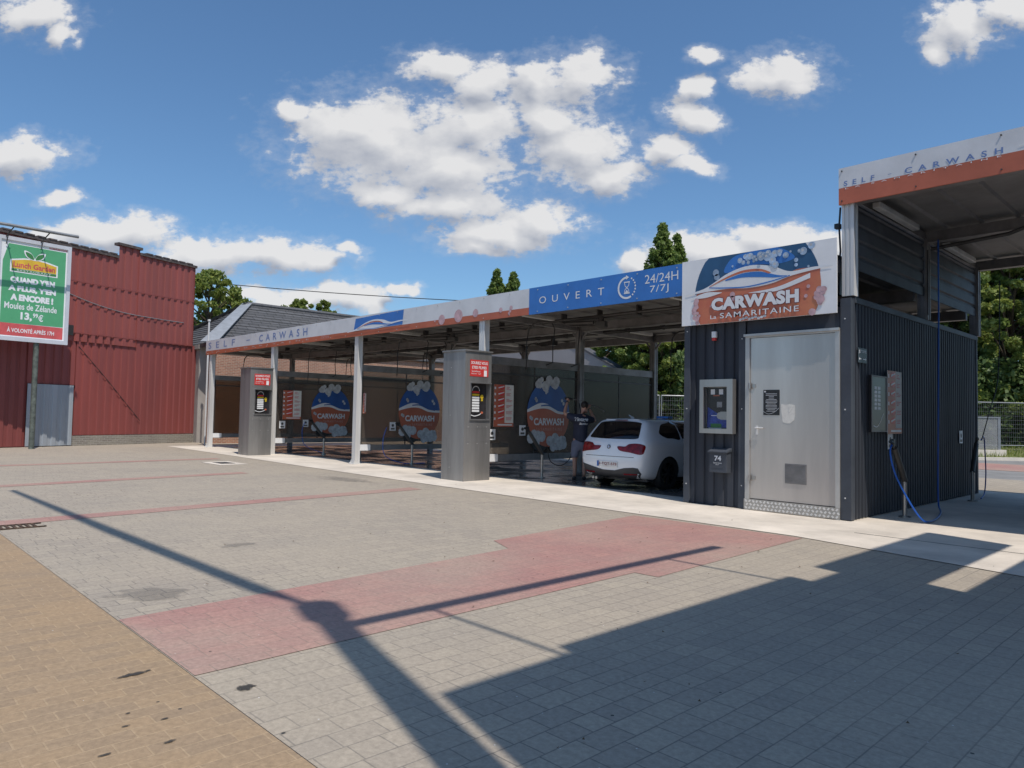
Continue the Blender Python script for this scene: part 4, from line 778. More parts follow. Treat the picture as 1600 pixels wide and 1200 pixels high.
# ------------------------------------------------------------------ red corrugated shed
A = Vector((-31.66,4.69,0)); B_ = Vector((-34.71,12.74,0)); du = (B_-A).normalized(); nn = Vector((du.y,-du.x,0)); FR = (A, du, Z, nn); LW = (B_-A).length
shed = thing('red_shed', 'tall dark red corrugated metal shed at the left edge', 'building', A)
def corr(fr, a0, a1, z0, z1, d=0, pitch=.33, dep=.05):
    prof = []; a = a0
    while a < a1-.01: prof += [(a,0),(a+pitch*.45,0),(a+pitch*.55,-dep),(a+pitch*.9,-dep)]; a += pitch
    prof = [(min(q, a1), w) for q, w in prof]+[(a1,0)]; mb = MB(); mb.grid([[at(fr, a_, z, d+w) for a_, w in prof] for z in (z0, z1)]); return mb
UC0, UC1 = 4.28, 5.25
mb = corr(FR, -6, UC0, 4.15, 7.82, .02); q = corr(FR, UC0, UC1, 4.15, 8.38, .022); mb.add(q.v, q.f); q = corr(FR, UC1, LW-.45, 4.45, 8.15, .02); mb.add(q.v, q.f)
obj('upper_cladding', mb, M_redmetal, shed)
mb = corr(FR, 2.68, LW-.02, .42, 4.50, -.03, .33, .05); q = corr(FR, -6, .84, .03, 4.5, -.03); mb.add(q.v, q.f); q = corr(FR, .84, 2.68, 2.40, 4.5, -.03); mb.add(q.v, q.f)
obj('lower_cladding', mb, M_redold, shed)
mb = corr(FR, .84, 2.6, .03, 2.38, .02, .33, .04); obj('grey_gate', mb, M_greymetal, shed)
mb = MB()
def fbox(mb, fr, a0, a1, z0, z1, d0, d1): mb.rect(fr, a0, a1, z0, z1, d0, d1); return mb
fbox(mb, FR, 2.62, LW+.1, 0, .40, -.4, .05); obj('brick_plinth', mb, M_plinth, shed)
mb = MB(); fbox(mb, FR, -6, UC0-.02, 7.81, 7.93, -.2, .08); fbox(mb, FR, UC0-.08, UC1+.08, 8.36, 8.47, -.2, .1); fbox(mb, FR, UC1, LW-.4, 8.14, 8.25, -.2, .08)
for a in np.arange(-5.8, LW-.7, .42):
    zt = 7.93 if a < UC0-.4 else (8.25 if a > UC1+.2 else None)
    if zt: fbox(mb, FR, a, a+.30, zt, zt+.05, -.15, .1)
obj('coping', mb, M_tin, shed)
mb = MB(); fbox(mb, FR, -6, LW-.56, -.02, 7.8, -6, -.12); fbox(mb, FR, LW-.55, LW-.47, 4.5, 8.1, -6, .0); fbox(mb, FR, LW-.1, LW-.03, .4, 4.48, -6, -.1); obj('inner_wall', mb, M_redold, shed)
mb = MB(); fbox(mb, FR, 2.05, 2.42, 4.35, 4.75, .02, .12); obj('dark_bracket', mb, M_blk, shed)
mb = MB(); mb.tube([at(FR,u,v,.04) for u, v in smooth([(2.0,6.05),(3.2,5.75),(4.6,5.55),(6.2,5.5),(7.6,5.5)],5)], .018, 5); obj('cable', mb, M_galv, shed)
mb = MB(); mb.tube([at(FR,u,v,-.015) for u, v in ((2.75,3.95),(4.0,2.7),(5.6,1.0))], .012, 5); obj('thin_pipe', mb, M_blk, shed)
mb = MB()
for z, d0 in ((6.55,.025),(4.50,.03)): fbox(mb, FR, 1.9 if z > 5 else -6, LW-.46, z-.03, z+.012, .0, d0)
obj('sheet_seam', mb, M_redold, shed)
# rendered pier between shed and brick house
mb = MB(); mb.box(-34.9,-34.25,12.55,12.98,0,4.35); mb.box(-34.95,-34.1,12.45,13.02,4.35,4.55)
tag(obj('render_pier', mb, M_render), 'narrow grey rendered pier between the red shed and the brick house', 'pier')

# ------------------------------------------------------------------ billboard
th = R(100); BK = .945; BU = Vector((math.cos(th), math.sin(th), 0))*BK; BN = Vector((BU.y, -BU.x, 0)); BC = (Vector((-32.38,5.72,0))+BN*.12)*BK+Z*1.5*(1-BK); FB = (BC, BU, Z*BK, BN)
bb = thing('billboard', 'green and white restaurant advertising billboard on a post at the left edge', 'billboard', BC)
mb = MB(); mb.tube([at(FB,.05,-.1,-.1), at(FB,.05,7.2,-.1)], .09, 10); obj('pole', mb, M_pole, bb, smooth=40)
mb = MB(); mb.rect(FB,-1.42,1.08,3.95,7.82,-.06,0); obj('backing', mb, M_bframe, bb)
mb = MB()
for a0,a1,z0,z1 in ((-1.42,1.08,3.95,4.10),(-1.42,1.08,7.68,7.82),(-1.42,-1.30,4.10,7.68),(.95,1.08,4.10,7.68)): mb.rect(FB,a0,a1,z0,z1,.001,.05)
obj('frame', mb, M_bframe, bb)
mb = MB(); mb.rect(FB,-1.30,.95,4.10,7.68,.001,.004); mb.cm = 1; mb.poly(FB,[(-1.22,4.60),(.90,4.62),(.90,7.56),(-1.05,7.56),(-1.22,6.9)],.006); mb.cm = 2; mb.rect(FB,-1.25,.90,4.14,4.60,.006); mb.rect(FB,.3,.93,7.60,7.66,.006)
ps = obj('poster', mb, [M_wtxt, M_green, M_pred], bb)
mb = MB(); mb.cm = 0; mb.poly(FB,[(-.98,6.52),(.63,6.52),(.63,6.98),(.2,7.08),(-.18,7.12),(-.55,7.08),(-.98,6.98)],.009); mb.cm = 1; mb.poly(FB,[(-.93,6.66),(.58,6.66),(.58,6.94),(.18,7.03),(-.18,7.07),(-.53,7.03),(-.93,6.94)],.012); mb.cm = 2; mb.rect(FB,-.93,.58,6.56,6.65,.012)
for sgn in (-1,1):
    mb.cm = 0; mb.poly(FB, smooth([(-.18,7.05),(-.18+sgn*.28,7.15),(-.18+sgn*.36,7.38),(-.18+sgn*.12,7.30)],5,True), .015+.001*sgn); mb.cm = 2; mb.poly(FB, smooth([(-.18+sgn*.03,7.08),(-.18+sgn*.24,7.16),(-.18+sgn*.31,7.33),(-.18+sgn*.11,7.27)],5,True), .019+.001*sgn)
obj('restaurant_emblem', mb, [M_wtxt, M_yellow, M_green2], ps)
tx = [text('l','Lunch Garden',FB,-.88,.53,6.71,6.92,.016,M_pred,ps,bold=.03), text('l','RESTAURANT',FB,-.75,.4,6.575,6.635,.016,M_wtxt,ps,space=1.2), text('l','0812A-009B',FB,.32,.9,7.605,7.655,.009,M_wtxt,ps),
 text('l',"QUAND Y'EN",FB,-.95,.55,6.10,6.36,.009,M_wtxt,ps,bold=.07), text('l',"A PLUS, Y'EN",FB,-1.0,.60,5.78,6.03,.009,M_wtxt,ps,bold=.07), text('l','A ENCORE !',FB,-.92,.52,5.46,5.71,.009,M_wtxt,ps,bold=.07),
 text('l','Moules de Zélande',FB,-1.10,.66,5.14,5.38,.009,M_wtxt,ps,bold=.015), text('l','13,',FB,-.56,-.18,4.72,5.05,.009,M_wtxt,ps,bold=.045), text('l','99',FB,-.15,.02,4.88,5.05,.009,M_wtxt,ps,bold=.03), text('l','€',FB,.03,.20,4.76,5.02,.009,M_wtxt,ps,bold=.02), text('l','À VOLONTÉ APRÈS 17H',FB,-.98,.60,4.27,4.46,.009,M_wtxt,ps,bold=.02)]
merge('lettering', tx, ps)
mb = MB(); mb.tube([at(FB,-1.75,8.02,.95), at(FB,.93,8.08,.95)], .055, 8); lb = obj('light_bar', mb, M_galv, bb, smooth=40)
for u in (-1.15,.0):
    mb = MB(); mb.tube([at(FB,u,7.78,.0), at(FB,u-.05,8.04,.95)], .022, 6); mb.tube([at(FB,u,7.98,.3), at(FB,u,7.5,.05)], .015, 6); obj('bar_strut', mb, M_steeld, bb)

# ------------------------------------------------------------------ brick house with dark hipped roof
hs = thing('brick_house', 'long brick house with dark tiled hipped roof behind the canopy', 'house', (-37,26,0))
mb = MB(); mb.box(-41,-33.3,12.95,39,0,4.6); obj('wall', mb, M_house, hs)
mb = MB(); e0,e1,f0,f1,ez,rz = -41.4,-33.18,12.5,39.5,4.55,7.12; rx = -37.1; y0_, y1_ = 15.95, 36
def tiled(P0, P1, Q0, Q1, rows):   # eave P0-P1 to ridge Q0-Q1, stepped courses
    for i in range(rows):
        a, b = i/rows, (i+1)/rows; l = Vector((0,0,.045))
        p0, p1 = P0.lerp(Q0, a), P1.lerp(Q1, a); q0, q1 = P0.lerp(Q0, b), P1.lerp(Q1, b); mb.add([p0+l, p1+l, q1, q0, p0, p1], [(0,1,2,3),(0,4,5,1)])
V = Vector
tiled(V((e1,f0,ez)),V((e1,f1,ez)),V((rx,y0_,rz)),V((rx,y1_,rz)),16); tiled(V((e0,f1,ez)),V((e0,f0,ez)),V((rx,y1_,rz)),V((rx,y0_,rz)),16); tiled(V((e0,f0,ez)),V((e1,f0,ez)),V((rx,y0_,rz)),V((rx,y0_+.01,rz)),16); tiled(V((e1,f1,ez)),V((e0,f1,ez)),V((rx,y1_,rz)),V((rx,y1_-.01,rz)),16)
def tilemat():
    M = brickmat('roof_tiles', (.105,.105,.112), (.085,.085,.09), (.035,.035,.037), .5, .22, .02, wallaxis='Y', dirt=.25, dirtcol=(.14,.14,.13), bump=.8, speck=0); return M
roof = obj('roof', mb, tilemat(), hs)
mb = MB()
for a, b in ((V((e1,f0,ez+.08)), V((rx,y0_,rz+.08))), (V((e0,f0,ez+.08)), V((rx,y0_,rz+.08)))):
    w = V((.30,.30,0)) if a.x > rx else V((-.3,.3,0)); mb.add([a-w*.2+V((0,-.25,0)), a+w, b+w*.6, b-w*.6], [(0,1,2,3)]); mb.add([p+V((0,0,-.04)) for p in (a-w*.2+V((0,-.25,0)), a+w, b+w*.6, b-w*.6)], [(3,2,1,0)])
obj('hip_flashing', mb, M_flash, roof)
mb = MB(); mb.tube([(rx,y0_,rz+.05),(rx,y1_,rz+.05)], .11, 8); obj('ridge', mb, M_tile, roof)
mb = MB(); mb.tube([(e1+.0,f0,ez-.0),(e1+.0,f1,ez-.0)], .05, 6); mb.box(e0,e1,f0-.02,f0+.02,ez-.14,ez+.02); obj('gutter', mb, M_steeld, hs)
mb = MB(); mb.tube([(-32.3,12.2,4.0),(-32.3,12.2,5.45)], .04, 8); mb.tube([(-32.3,12.2,0),(-32.3,12.2,4.0)], .04, 8); mb.tube([(-32.3,12.2,5.45),(-32.3,12.2,5.53)], .07, 8); tag(obj('vent_pipe', mb, M_alu, smooth=40), 'thin pale vertical pipe rising at the left end of the canopy', 'pipe')
# grey gable building
gb = thing('gable_building', 'pale grey rendered gable building behind the canopy, right of the brick house', 'building', (-30,34,0))
mb = MB(); pf = [(-37.5,0),(-23.0,0),(-23.0,3.85),(-30,7.25),(-37.5,3.6)]; GF = (V((0,30,0)), V((1,0,0)), Z, V((0,-1,0))); mb.poly(GF, pf, -.6, 0); obj('wall', mb, M_gable, gb)
mb = MB(); mb.poly(GF, [(-22.8,3.72),(-30,7.25),(-30,7.36),(-22.75,3.80)], -.7, .05); mb.poly(GF, [(-30,7.25),(-37.8,3.45),(-37.9,3.52),(-30,7.36)], -.7, .05); obj('roof', mb, M_tile, gb)
for x0_ in (-27.5,-33.5): mb = MB(); mb.rect(GF,x0_,x0_+1.1,1.0,2.3,.0,.05); w_ = obj('window', mb, M_frame, gb); mb = MB(); mb.rect(GF,x0_+.08,x0_+1.02,1.08,2.22,.051,.056); obj('pane', mb, M_glassd, w_)

# overhead cable
mb = MB(); pts = []
for k in range(21): t_ = k/20; pts.append((-60+t_*42, 24+t_*38, 12.1-t_*1.2-2.0*4*t_*(1-t_)*.45)); 
mb.tube(pts, .035, 5); tag(obj('overhead_cable', mb, M_blk), 'thin overhead cable crossing the sky above the dark roof', 'cable')

# ------------------------------------------------------------------ verge, fence, concrete feet
def ypix(): pass
vd = Vector((.985, .17, 0))
VL = thing  # verge runs beyond the far pavement
vo_ = V((-19.6, 22.7, 0)); vdir = V((.644,.765,0)); vn = V((vdir.y, -vdir.x, 0)); FV = (vo_, vdir, Z, vn)
mb = MB(); mb.rect(FV,0,60,0,.14,-.15,0); struct('kerb', mb, M_conc)
mb = MB(); mb.poly(FV,[(0,.13),(60,.13),(60,.14),(0,.14)],-.16,-.15); mb.add([at(FV,0,.12,-.15),at(FV,60,.12,-.15),at(FV,60,.45,-2.2),at(FV,0,.45,-2.2),at(FV,60,.6,-60),at(FV,-6,.6,-60)],[(0,1,2,3),(3,2,4,5)]); struct('verge', mb, M_grass)
n = 9000; rg = np.random.RandomState(5); mb = MB()
for i in range(n):
    u = rg.uniform(0,30); d_ = -rg.uniform(.2,3.5); z = .12+min(.33, (-d_-.15)*.1); h = rg.uniform(.08,.32); a = rg.uniform(0,6.28); b = at(FV,u,z,d_); w = V((math.cos(a)*.02, math.sin(a)*.02, 0)); tip = b+V((rg.uniform(-.08,.08), rg.uniform(-.08,.08), h))
    mb.cm = 0; mb.add([b-w, b+w, tip], [(0,1,2)])
    if i % 14 == 0: mb.cm = 1; s_ = .035; mb.add([tip+V((-s_,0,0)), tip+V((0,-s_,s_)), tip+V((s_,0,0)), tip+V((0,s_,-s_*.3))], [(0,1,2,3)])
o = obj('verge_grass', mb, [M_leafB, M_wtxt]); o['kind'] = 'stuff'; o['label'] = 'tall dry grass and white wild flowers along the fence'
FP = (at(FV,0,0,-1.6), vdir, Z, vn)
fence0 = thing('site_fence_panel', 'x', 'fence', (0,0,0), 0, 'galvanised mesh site fence panels'); 
mb = MB(); mb.tube([(0,0,.15),(0,0,2.2)], .03, 8); mb.tube([(3.4,0,.15),(3.4,0,2.2)], .03, 8); mb.tube([(0,0,2.18),(3.4,0,2.18)], .028, 6); mb.tube([(0,0,.25),(3.4,0,.25)], .024, 6); obj('frame', mb, M_galv, fence0, local=True)
mb = MB()
for k in range(1,34): mb.tube([(k*.1,0,.25),(k*.1,0,2.18)], .003, 3, False)
for k in range(1,11): mb.tube([(0,0,.25+k*.19),(3.4,0,.25+k*.19)], .004, 3, False)
obj('mesh', mb, M_galv, fence0, local=True)
mb = MB(); mb.bbox(-.35,.35,-.12,.12,0,.14,.02); obj('foot', mb, M_conc, fence0, local=True)
ang = math.atan2(vdir.y, vdir.x); first = True
names = ['first','second','third','fourth','fifth','sixth','seventh','eighth','ninth','tenth','eleventh']
for k in range(9):
    P = at(FP, .3+k*3.5, .36, 0); lab = '%s mesh fence panel from the left before the far trees' % names[k]
    if first: fence0.location = P; fence0.rotation_euler = (0,0,ang); fence0['label'] = lab; first = False
    else: copy_tree(fence0, None, P, lab, ang)
t = thing('glass_screen', 'small clear upright sheet between two pale posts on a concrete foot by the fence', 'screen', at(FV,17.2,0,-.6))
PB = at(FV,0,.12,-.5); FQ = (PB, vdir, Z, vn); us = 17.2
mb = MB(); mb.rect(FQ,us,us+1.6,.0,.32,-.35,0); obj('foot', mb, M_conc, t); mb = MB(); mb.rect(FQ,us+.1,us+.22,.32,1.75,-.15,-.1); mb.rect(FQ,us+1.3,us+1.42,.32,1.75,-.15,-.1); mb.rect(FQ,us+.1,us+1.42,1.70,1.76,-.16,-.09); obj('frame', mb, M_galv, t); mb = MB(); mb.rect(FQ,us+.22,us+1.3,.35,1.7,-.13,-.12); obj('pane', mb, M_clear, t)

# ------------------------------------------------------------------ trees
def leaf_mesh(name, C_, size, rg, mat_, parent):
    n = len(C_); a = rg.normal(size=(n,3)); a[:,2] += .6; a /= np.linalg.norm(a, axis=1)[:,None]; b = np.cross(a, rg.normal(size=(n,3))); b /= np.linalg.norm(b, axis=1)[:,None]; c = np.cross(a, b)
    s = (size*rg.uniform(.6,1.4,n))[:,None]; P = np.stack([C_-b*s, C_+c*s*.55, C_+b*s, C_-c*s*.55], 1).reshape(-1,3)
    me = bpy.data.meshes.new(name); me.vertices.add(4*n); me.vertices.foreach_set('co', P.ravel()); me.loops.add(4*n); me.loops.foreach_set('vertex_index', np.arange(4*n)); me.polygons.add(n); me.polygons.foreach_set('loop_start', np.arange(n)*4)
    me.materials.append(mat_); me.update(calc_edges=True); o = bpy.data.objects.new(name, me); COL.objects.link(o); o.parent = parent; return o
def tree(loc, H_, W_, shape, seed, label, lm, nl=14000, ls=.13, base=.12, name='broadleaf_tree', grp='trees beyond the fence and roofs'):
    rg = np.random.RandomState(seed); t = thing(name, label, 'tree', loc, 0, grp); ncl = {'round':200,'column':230,'wide':300}[shape]
    cl = []; mb = MB(); lean = rg.uniform(-.3,.3,2)
    top = V((lean[0], lean[1], H_*.93)); mb.tube([V((0,0,-.3)), V((lean[0]*.3,lean[1]*.3,H_*.3)), V((lean[0]*.7,lean[1]*.7,H_*.65)), top], [H_*.022, H_*.017, H_*.010, H_*.003], 8)
    for i in range(ncl):
        h = base+(1-base)*rg.uniform(0,1)**(.85); 
        if shape == 'column': rad = W_/2*(min(1, (1-h)/.6)**.95)*(.75+.25*min(1,(h-base)/.15+.3))
        elif shape == 'round': q = (h-base)/(1-base); rad = W_/2*math.sqrt(max(.02, 1-(2*q-1)**2))
        else: q = (h-base)/(1-base); rad = W_/2*(1-max(0, q-.55)**2*3.6)
        rad = max(.08, rad); a = rg.uniform(0,2*math.pi); f = rg.uniform(.12,1)**.6; p = np.array([math.cos(a)*rad*f+lean[0]*h, math.sin(a)*rad*f+lean[1]*h, h*H_]); cl.append((p, rg.uniform(.06,.15)*(W_*.6+.10*H_)*(.55 if shape == 'wide' else (.42 if shape == 'column' else .55))))
        if i % 3 == 0:
            s = V((lean[0]*h, lean[1]*h, max(H_*.08, p[2]-rad*.6))); mb.tube([s, s.lerp(V(p), .5)+V((0,0,.1)), V(p)], [H_*.006, H_*.004, .015], 5)
    obj('trunk', mb, M_bark, t, local=True)
    per = nl//ncl; L_s = []
    for p, r_ in cl:
        q = rg.normal(size=(per,3)); q /= np.linalg.norm(q,axis=1)[:,None]; q *= (rg.uniform(.25,1,per)**.5)[:,None]*r_; q[:,2] *= 1.25 if shape == 'column' else .75; L_s.append(p+q)
    leaf_mesh('crown', np.concatenate(L_s), ls, rg, lm, t); return t
def az(px, dist):   # horizontal bearing measured on site from the camera spot
    d = cf*FPX+cr*(px-800); d.z = 0; d.normalize(); return d*dist
TR = [ # bearing px, distance, height, width, shape, material, label, z0
 (1030,58,16.6,7.5,'column',M_leafA,'tallest pointed poplar rising above the blue fascia'),
 (1062,60,16.2,5.5,'column',M_leafA,'second pointed poplar just right of the tallest one'),
 (1098,66,15.2,2.6,'column',M_leafC,'thin dark spire of a tree just left over the big sign'),
 (1003,62,12.8,3.6,'round',M_leafA,'low rounded tree top left of the tallest poplar'),
 (768,62,13.6,6.0,'column',M_leafA,'dark poplar top above the grey fascia, left of its twin'),
 (796,62,13.4,7.0,'column',M_leafA,'wider poplar top above the grey fascia, right of its twin'),
 (322,60,11.8,8.0,'round',M_leafB,'dense bright green tree beside the red shed'),
 (356,64,10.9,5.0,'round',M_leafB,'lower green tree above the left end of the dark roof'),
 (462,72,11.9,5.5,'round',M_leafB,'loose tree tops just over the dark roof ridge'),
 (503,70,11.6,3.6,'round',M_leafB,'thin sprigs of a tree right of the roof ridge middle'),
 (400,75,11.6,5,'round',M_leafB,'sparse tree behind the roof next to the dense green tree'),
 (545,75,10.9,3.2,'round',M_leafA,'smallest tree tip over the right end of the dark roof'),
 (925,46,9.5,6.0,'wide',M_leafA,'leafy tree seen above the right end of the grey gable'),
 (975,50,9.6,6.5,'wide',M_leafC,'dark leafy tree behind the gable roof slope'),
 (1010,38.5,7.9,5.5,'wide',M_leafA,'bushy tree seen through the rear posts of the car bay'),
 (1050,38.5,8.1,6.0,'wide',M_leafB,'bright bushy tree seen between the rear post and plant room'),
 (1095,40,8.3,6.0,'wide',M_leafA,'bushy tree hidden mostly by the plant room'),
 (1530,46,12.5,7.0,'wide',M_leafA,'tall leafy tree right beside the rear post of the tall canopy'),
 (1580,45,13.5,7.5,'wide',M_leafB,'yellowish leafy tree at the right edge over the fence'),
 (1640,46,13.0,7.0,'wide',M_leafA,'leafy tree cut by the right edge of the picture'),
 (1555,56,14.0,8.0,'wide',M_leafC,'darker tall tree filling the gap behind the right edge trees'),
 (1480,47,12,7.0,'wide',M_leafC,'dark leafy tree glimpsed through the gap above the side wall')]
for i, (px, dist, H_, W_, shp, lm, lab) in enumerate(TR):
    p = az(px, dist); wide = shp == 'wide'
    tree((p.x, p.y, .3), H_, W_, shp, 20+i, lab, lm, nl=54000 if wide else 18000, ls=.115 if wide else .15, base=.03 if wide else .2, name='poplar' if shp == 'column' else 'broadleaf_tree')
mb = MB(); rg = np.random.RandomState(9); C_ = np.stack([rg.uniform(-45,30,60000), rg.uniform(0,6,60000), rg.uniform(0,1,60000)**.8*4.5], 1)
P_ = np.array([at(FV, 20.5+c[0]*.34, c[2]+.3, -3.4-c[1]) for c in C_]); o = leaf_mesh('undergrowth', P_, .13, rg, M_leafC, None); o['kind'] = 'stuff'; o['label'] = 'dark undergrowth behind the fence'

# ------------------------------------------------------------------ white hatchback
car = thing('parked_car', 'white three-door hatchback being washed in the right-hand bay', 'car', (-9.73, 12.2, 0), R(-1.5))
KS = [1, .78, .42, 0]
def station(y, ws, zs, lean, ztop, ybulge=0, zbot=.19):
    ring = []; pts = list(zip(ws, zs, lean))
    for k in (0, .42, .78): ring.append((ws[0]*k, y+lean[0]-ybulge*(1-k*k), zbot))
    for w, z, l in pts: ring.append((w, y+l, z))
    for k in (.78, .42, 0): ring.append((ws[-1]*k, y+lean[-1]-ybulge*(1-k*k)*.6, zs[-1]+(ztop-zs[-1])*(1-k*k)))
    return ring
zs0 = [.20,.36,.60,.80,.95,1.06,1.30,1.395]
W0 = [.80,.865,.882,.88,.865,.80,.68,.58]
st = []
st.append(station(0, [.62,.72,.76,.77,.755,.72,.64,.54], [.27,.40,.60,.78,.93,1.02,1.33,1.40], [.06,.02,0,.035,.07,.13,.36,.44], 1.425, .07, .26))
st.append(station(.16, [.74,.83,.855,.86,.845,.79,.665,.57], [.24,.38,.60,.79,.95,1.04,1.33,1.405], [0,0,0,.02,.04,.10,.32,.38], 1.432, .0, .22))
st.append(station(.42, W0, zs0, [0,0,0,0,.0,.04,.18,.22], 1.435))
st.append(station(.80, [w*1.0 for w in W0], zs0, [0]*6+[.06,.08], 1.44)); st.append(station(1.25, W0, zs0, [0]*8, 1.44)); st.append(station(1.75, W0, zs0, [0]*8, 1.44)); st.append(station(2.3, W0, zs0, [0]*8, 1.42))
st.append(station(2.75, [.80,.865,.882,.88,.865,.80,.70,.62], [.20,.36,.60,.79,.93,1.02,1.19,1.26], [0]*8, 1.29)); st.append(station(3.15, [.80,.865,.88,.87,.85,.80,.74,.68], [.20,.36,.58,.76,.88,.94,.97,.985], [0]*8, 1.0))
st.append(station(3.6, [.80,.86,.87,.86,.83,.77,.70,.6], [.20,.36,.55,.72,.82,.87,.89,.90], [0]*8, .93)); st.append(station(4.0, [.76,.80,.82,.80,.77,.70,.62,.5], [.20,.36,.52,.66,.74,.78,.80,.81], [0]*8, .83))
st.append(station(4.28, [.6,.66,.68,.66,.62,.56,.5,.4], [.24,.36,.48,.58,.64,.67,.69,.70], [0]*8, .71, -.05, .24))
mb = MB(); n = len(st[0])
for sgn in (1,-1):
    mb2 = MB(); mb2.grid([[(x*sgn,y,z) for x,y,z in r_] for r_ in st]); 
    if sgn < 0: mb2.f = [f[::-1] for f in mb2.f]
    mb.add(mb2.v, mb2.f)
    for end, r_ in ((0, st[0]), (1, st[-1])):
        rows = []
        for j in range(3, 11):       # p1..p8 rows
            w, y, z = r_[j]; kk = {3:0, 10:0}.get(j); row = []
            for k in KS:
                yb = (-.07 if end == 0 else .05)*(1-k*k); 
                if j == 3: src = r_[{1:3,.78:2,.42:1,0:0}[k]]; row.append((src[0]*sgn, src[1], src[2]))
                elif j == 10: src = r_[{1:10,.78:11,.42:12,0:13}[k]]; row.append((src[0]*sgn, src[1], src[2]))
                else: row.append((w*k*sgn, y+yb, z))
            rows.append(row)
        m3 = MB(); m3.grid(rows); 
        if (end == 0) == (sgn > 0): m3.f = [f[::-1] for f in m3.f]
        mb.add(m3.v, m3.f)
body = obj('body', mb, [M_paint, M_pblk], car, smooth=True, local=True)
bm = bmesh.new(); bm.from_mesh(body.data); bmesh.ops.remove_doubles(bm, verts=bm.verts, dist=.002); bmesh.ops.recalc_face_normals(bm, faces=bm.faces); bm.to_mesh(body.data); bm.free()
sm = body.modifiers.new('s', 'SUBSURF'); sm.levels = sm.render_levels = 3
def bake(o):
    dg = bpy.context.evaluated_depsgraph_get(); me = bpy.data.meshes.new_from_object(o.evaluated_get(dg)); o.modifiers.clear(); o.data = me; return me
bake(body)
cutters = []
for y in (.80, 3.42):
    for sgn in (1,-1):
        q = MB(); q.tube([(sgn*.60,y,.325),(sgn*1.1,y,.325)], .355, 40); cutters.append(obj('c', q, M_pblk, None)); bmc = bmesh.new(); bmc.from_mesh(cutters[-1].data); bmesh.ops.recalc_face_normals(bmc, faces=bmc.faces); bmc.to_mesh(cutters[-1].data); bmc.free()
for c_ in cutters:
    bpy.context.view_layer.update(); c_.matrix_world = Matrix.Translation(car.location) @ Matrix.Rotation(car.rotation_euler.z, 4, 'Z')
for i, c_ in enumerate(cutters):
    b_ = body.modifiers.new('b%d'%i, 'BOOLEAN'); b_.object = c_; b_.operation = 'DIFFERENCE'; b_.solver = 'EXACT'
bpy.context.view_layer.update(); bake(body)
for c_ in cutters: bpy.data.objects.remove(c_)
body.data.polygons.foreach_set('use_smooth', [True]*len(body.data.polygons)); body.data.set_sharp_from_angle(angle=R(40))
bmt = BVHTree.FromPolygons([v.co for v in body.data.vertices], [list(p.vertices) for p in body.data.polygons])
def patch(name, outline, axis, m_, off=.005, parent=None, rings=7, sgn=1, closed=True, sm_=True, thick=True):
    pts = smooth(outline, 5, True) if sm_ else [(a[0]+(b[0]-a[0])*k/5, a[1]+(b[1]-a[1])*k/5) for a, b in zip(outline, outline[1:]+outline[:1]) for k in range(5)]
    cx = sum(p[0] for p in pts)/len(pts); cz = sum(p[1] for p in pts)/len(pts); n = len(pts); mb = MB(); vs = []
    def hit(a, b, o_):
        if axis == 'y': loc, nr, i, d = bmt.ray_cast(V((a, -2, b)), V((0,1,0))); 
        else: loc, nr, i, d = bmt.ray_cast(V((2*sgn, a, b)), V((-sgn,0,0)))
        if loc is None: loc = V((a, .1, b)) if axis == 'y' else V((.8*sgn, a, b))
        dd = V((0,-1,0)) if axis == 'y' else V((sgn,0,0)); return loc+dd*o_
    for k in range(rings): f = 1-k/(rings-.5)
    fs_ = [1-k/rings for k in range(rings)]
    if thick: vs += [hit(p[0], p[1], -.01) for p in pts]
    for f in fs_: vs += [hit(cx+(p[0]-cx)*f, cz+(p[1]-cz)*f, off) for p in pts]
    vs.append(hit(cx, cz, off)); R_ = len(fs_)+(1 if thick else 0); fc = []
    for k in range(R_-1):
        for j in range(n): fc.append((k*n+j, k*n+(j+1)%n, (k+1)*n+(j+1)%n, (k+1)*n+j))
    for j in range(n): fc.append(((R_-1)*n+j, (R_-1)*n+(j+1)%n, R_*n))
    mb.add(vs, fc); return obj(name, mb, m_, parent or car, smooth=50, local=True)
patch('rear_window', [(-.60,1.03),(-.35,1.015),(0,1.01),(.35,1.015),(.60,1.03),(.61,1.10),(.55,1.28),(.50,1.345),(.25,1.37),(0,1.375),(-.25,1.37),(-.50,1.345),(-.55,1.28),(-.61,1.10)], 'y', M_glassd)
patch('brake_lamp', [(-.16,1.385),(.16,1.385),(.15,1.405),(-.15,1.405)], 'y', M_tail, .012, sm_=False)
for s_ in (1,-1):
    o = patch('tail_light', [(s_*.22,.84),(s_*.30,.78),(s_*.55,.75),(s_*.76,.72),(s_*.80,.80),(s_*.79,.90),(s_*.66,.935),(s_*.48,.92),(s_*.40,.87),(s_*.24,.87)], 'y', M_tail, .010)
    patch('reflector', [(s_*.38,.30),(s_*.66,.31),(s_*.66,.335),(s_*.38,.33)], 'y', M_tail, .014, sm_=False)
patch('diffuser', [(-.72,.49),(-.60,.46),(-.52,.40),(-.30,.385),(0,.38),(.30,.385),(.40,.44),(.60,.46),(.70,.45),(.73,.34),(.66,.23),(.5,.19),(0,.19),(-.5,.19),(-.66,.23)], 'y', M_pblk, .008, sm_=False)
patch('tailgate_seam', [(-.62,.665),(.62,.665),(.62,.655),(-.62,.655)], 'y', M_black, .002, sm_=False, rings=3)
pl = patch('number_plate', [(-.26,.56),(.26,.56),(.26,.445),(-.26,.445)], 'y', M_plate, .014, sm_=False)
yp = min(v.co.y for v in pl.data.vertices); FPp = (V((0, yp-.003, 0)), V((1,0,0)), Z, V((0,-1,0)))
def ltext(name, s, fr, *a, **k): o = text(name, s, fr, *a, **k); return o
loc0 = car.location.copy()
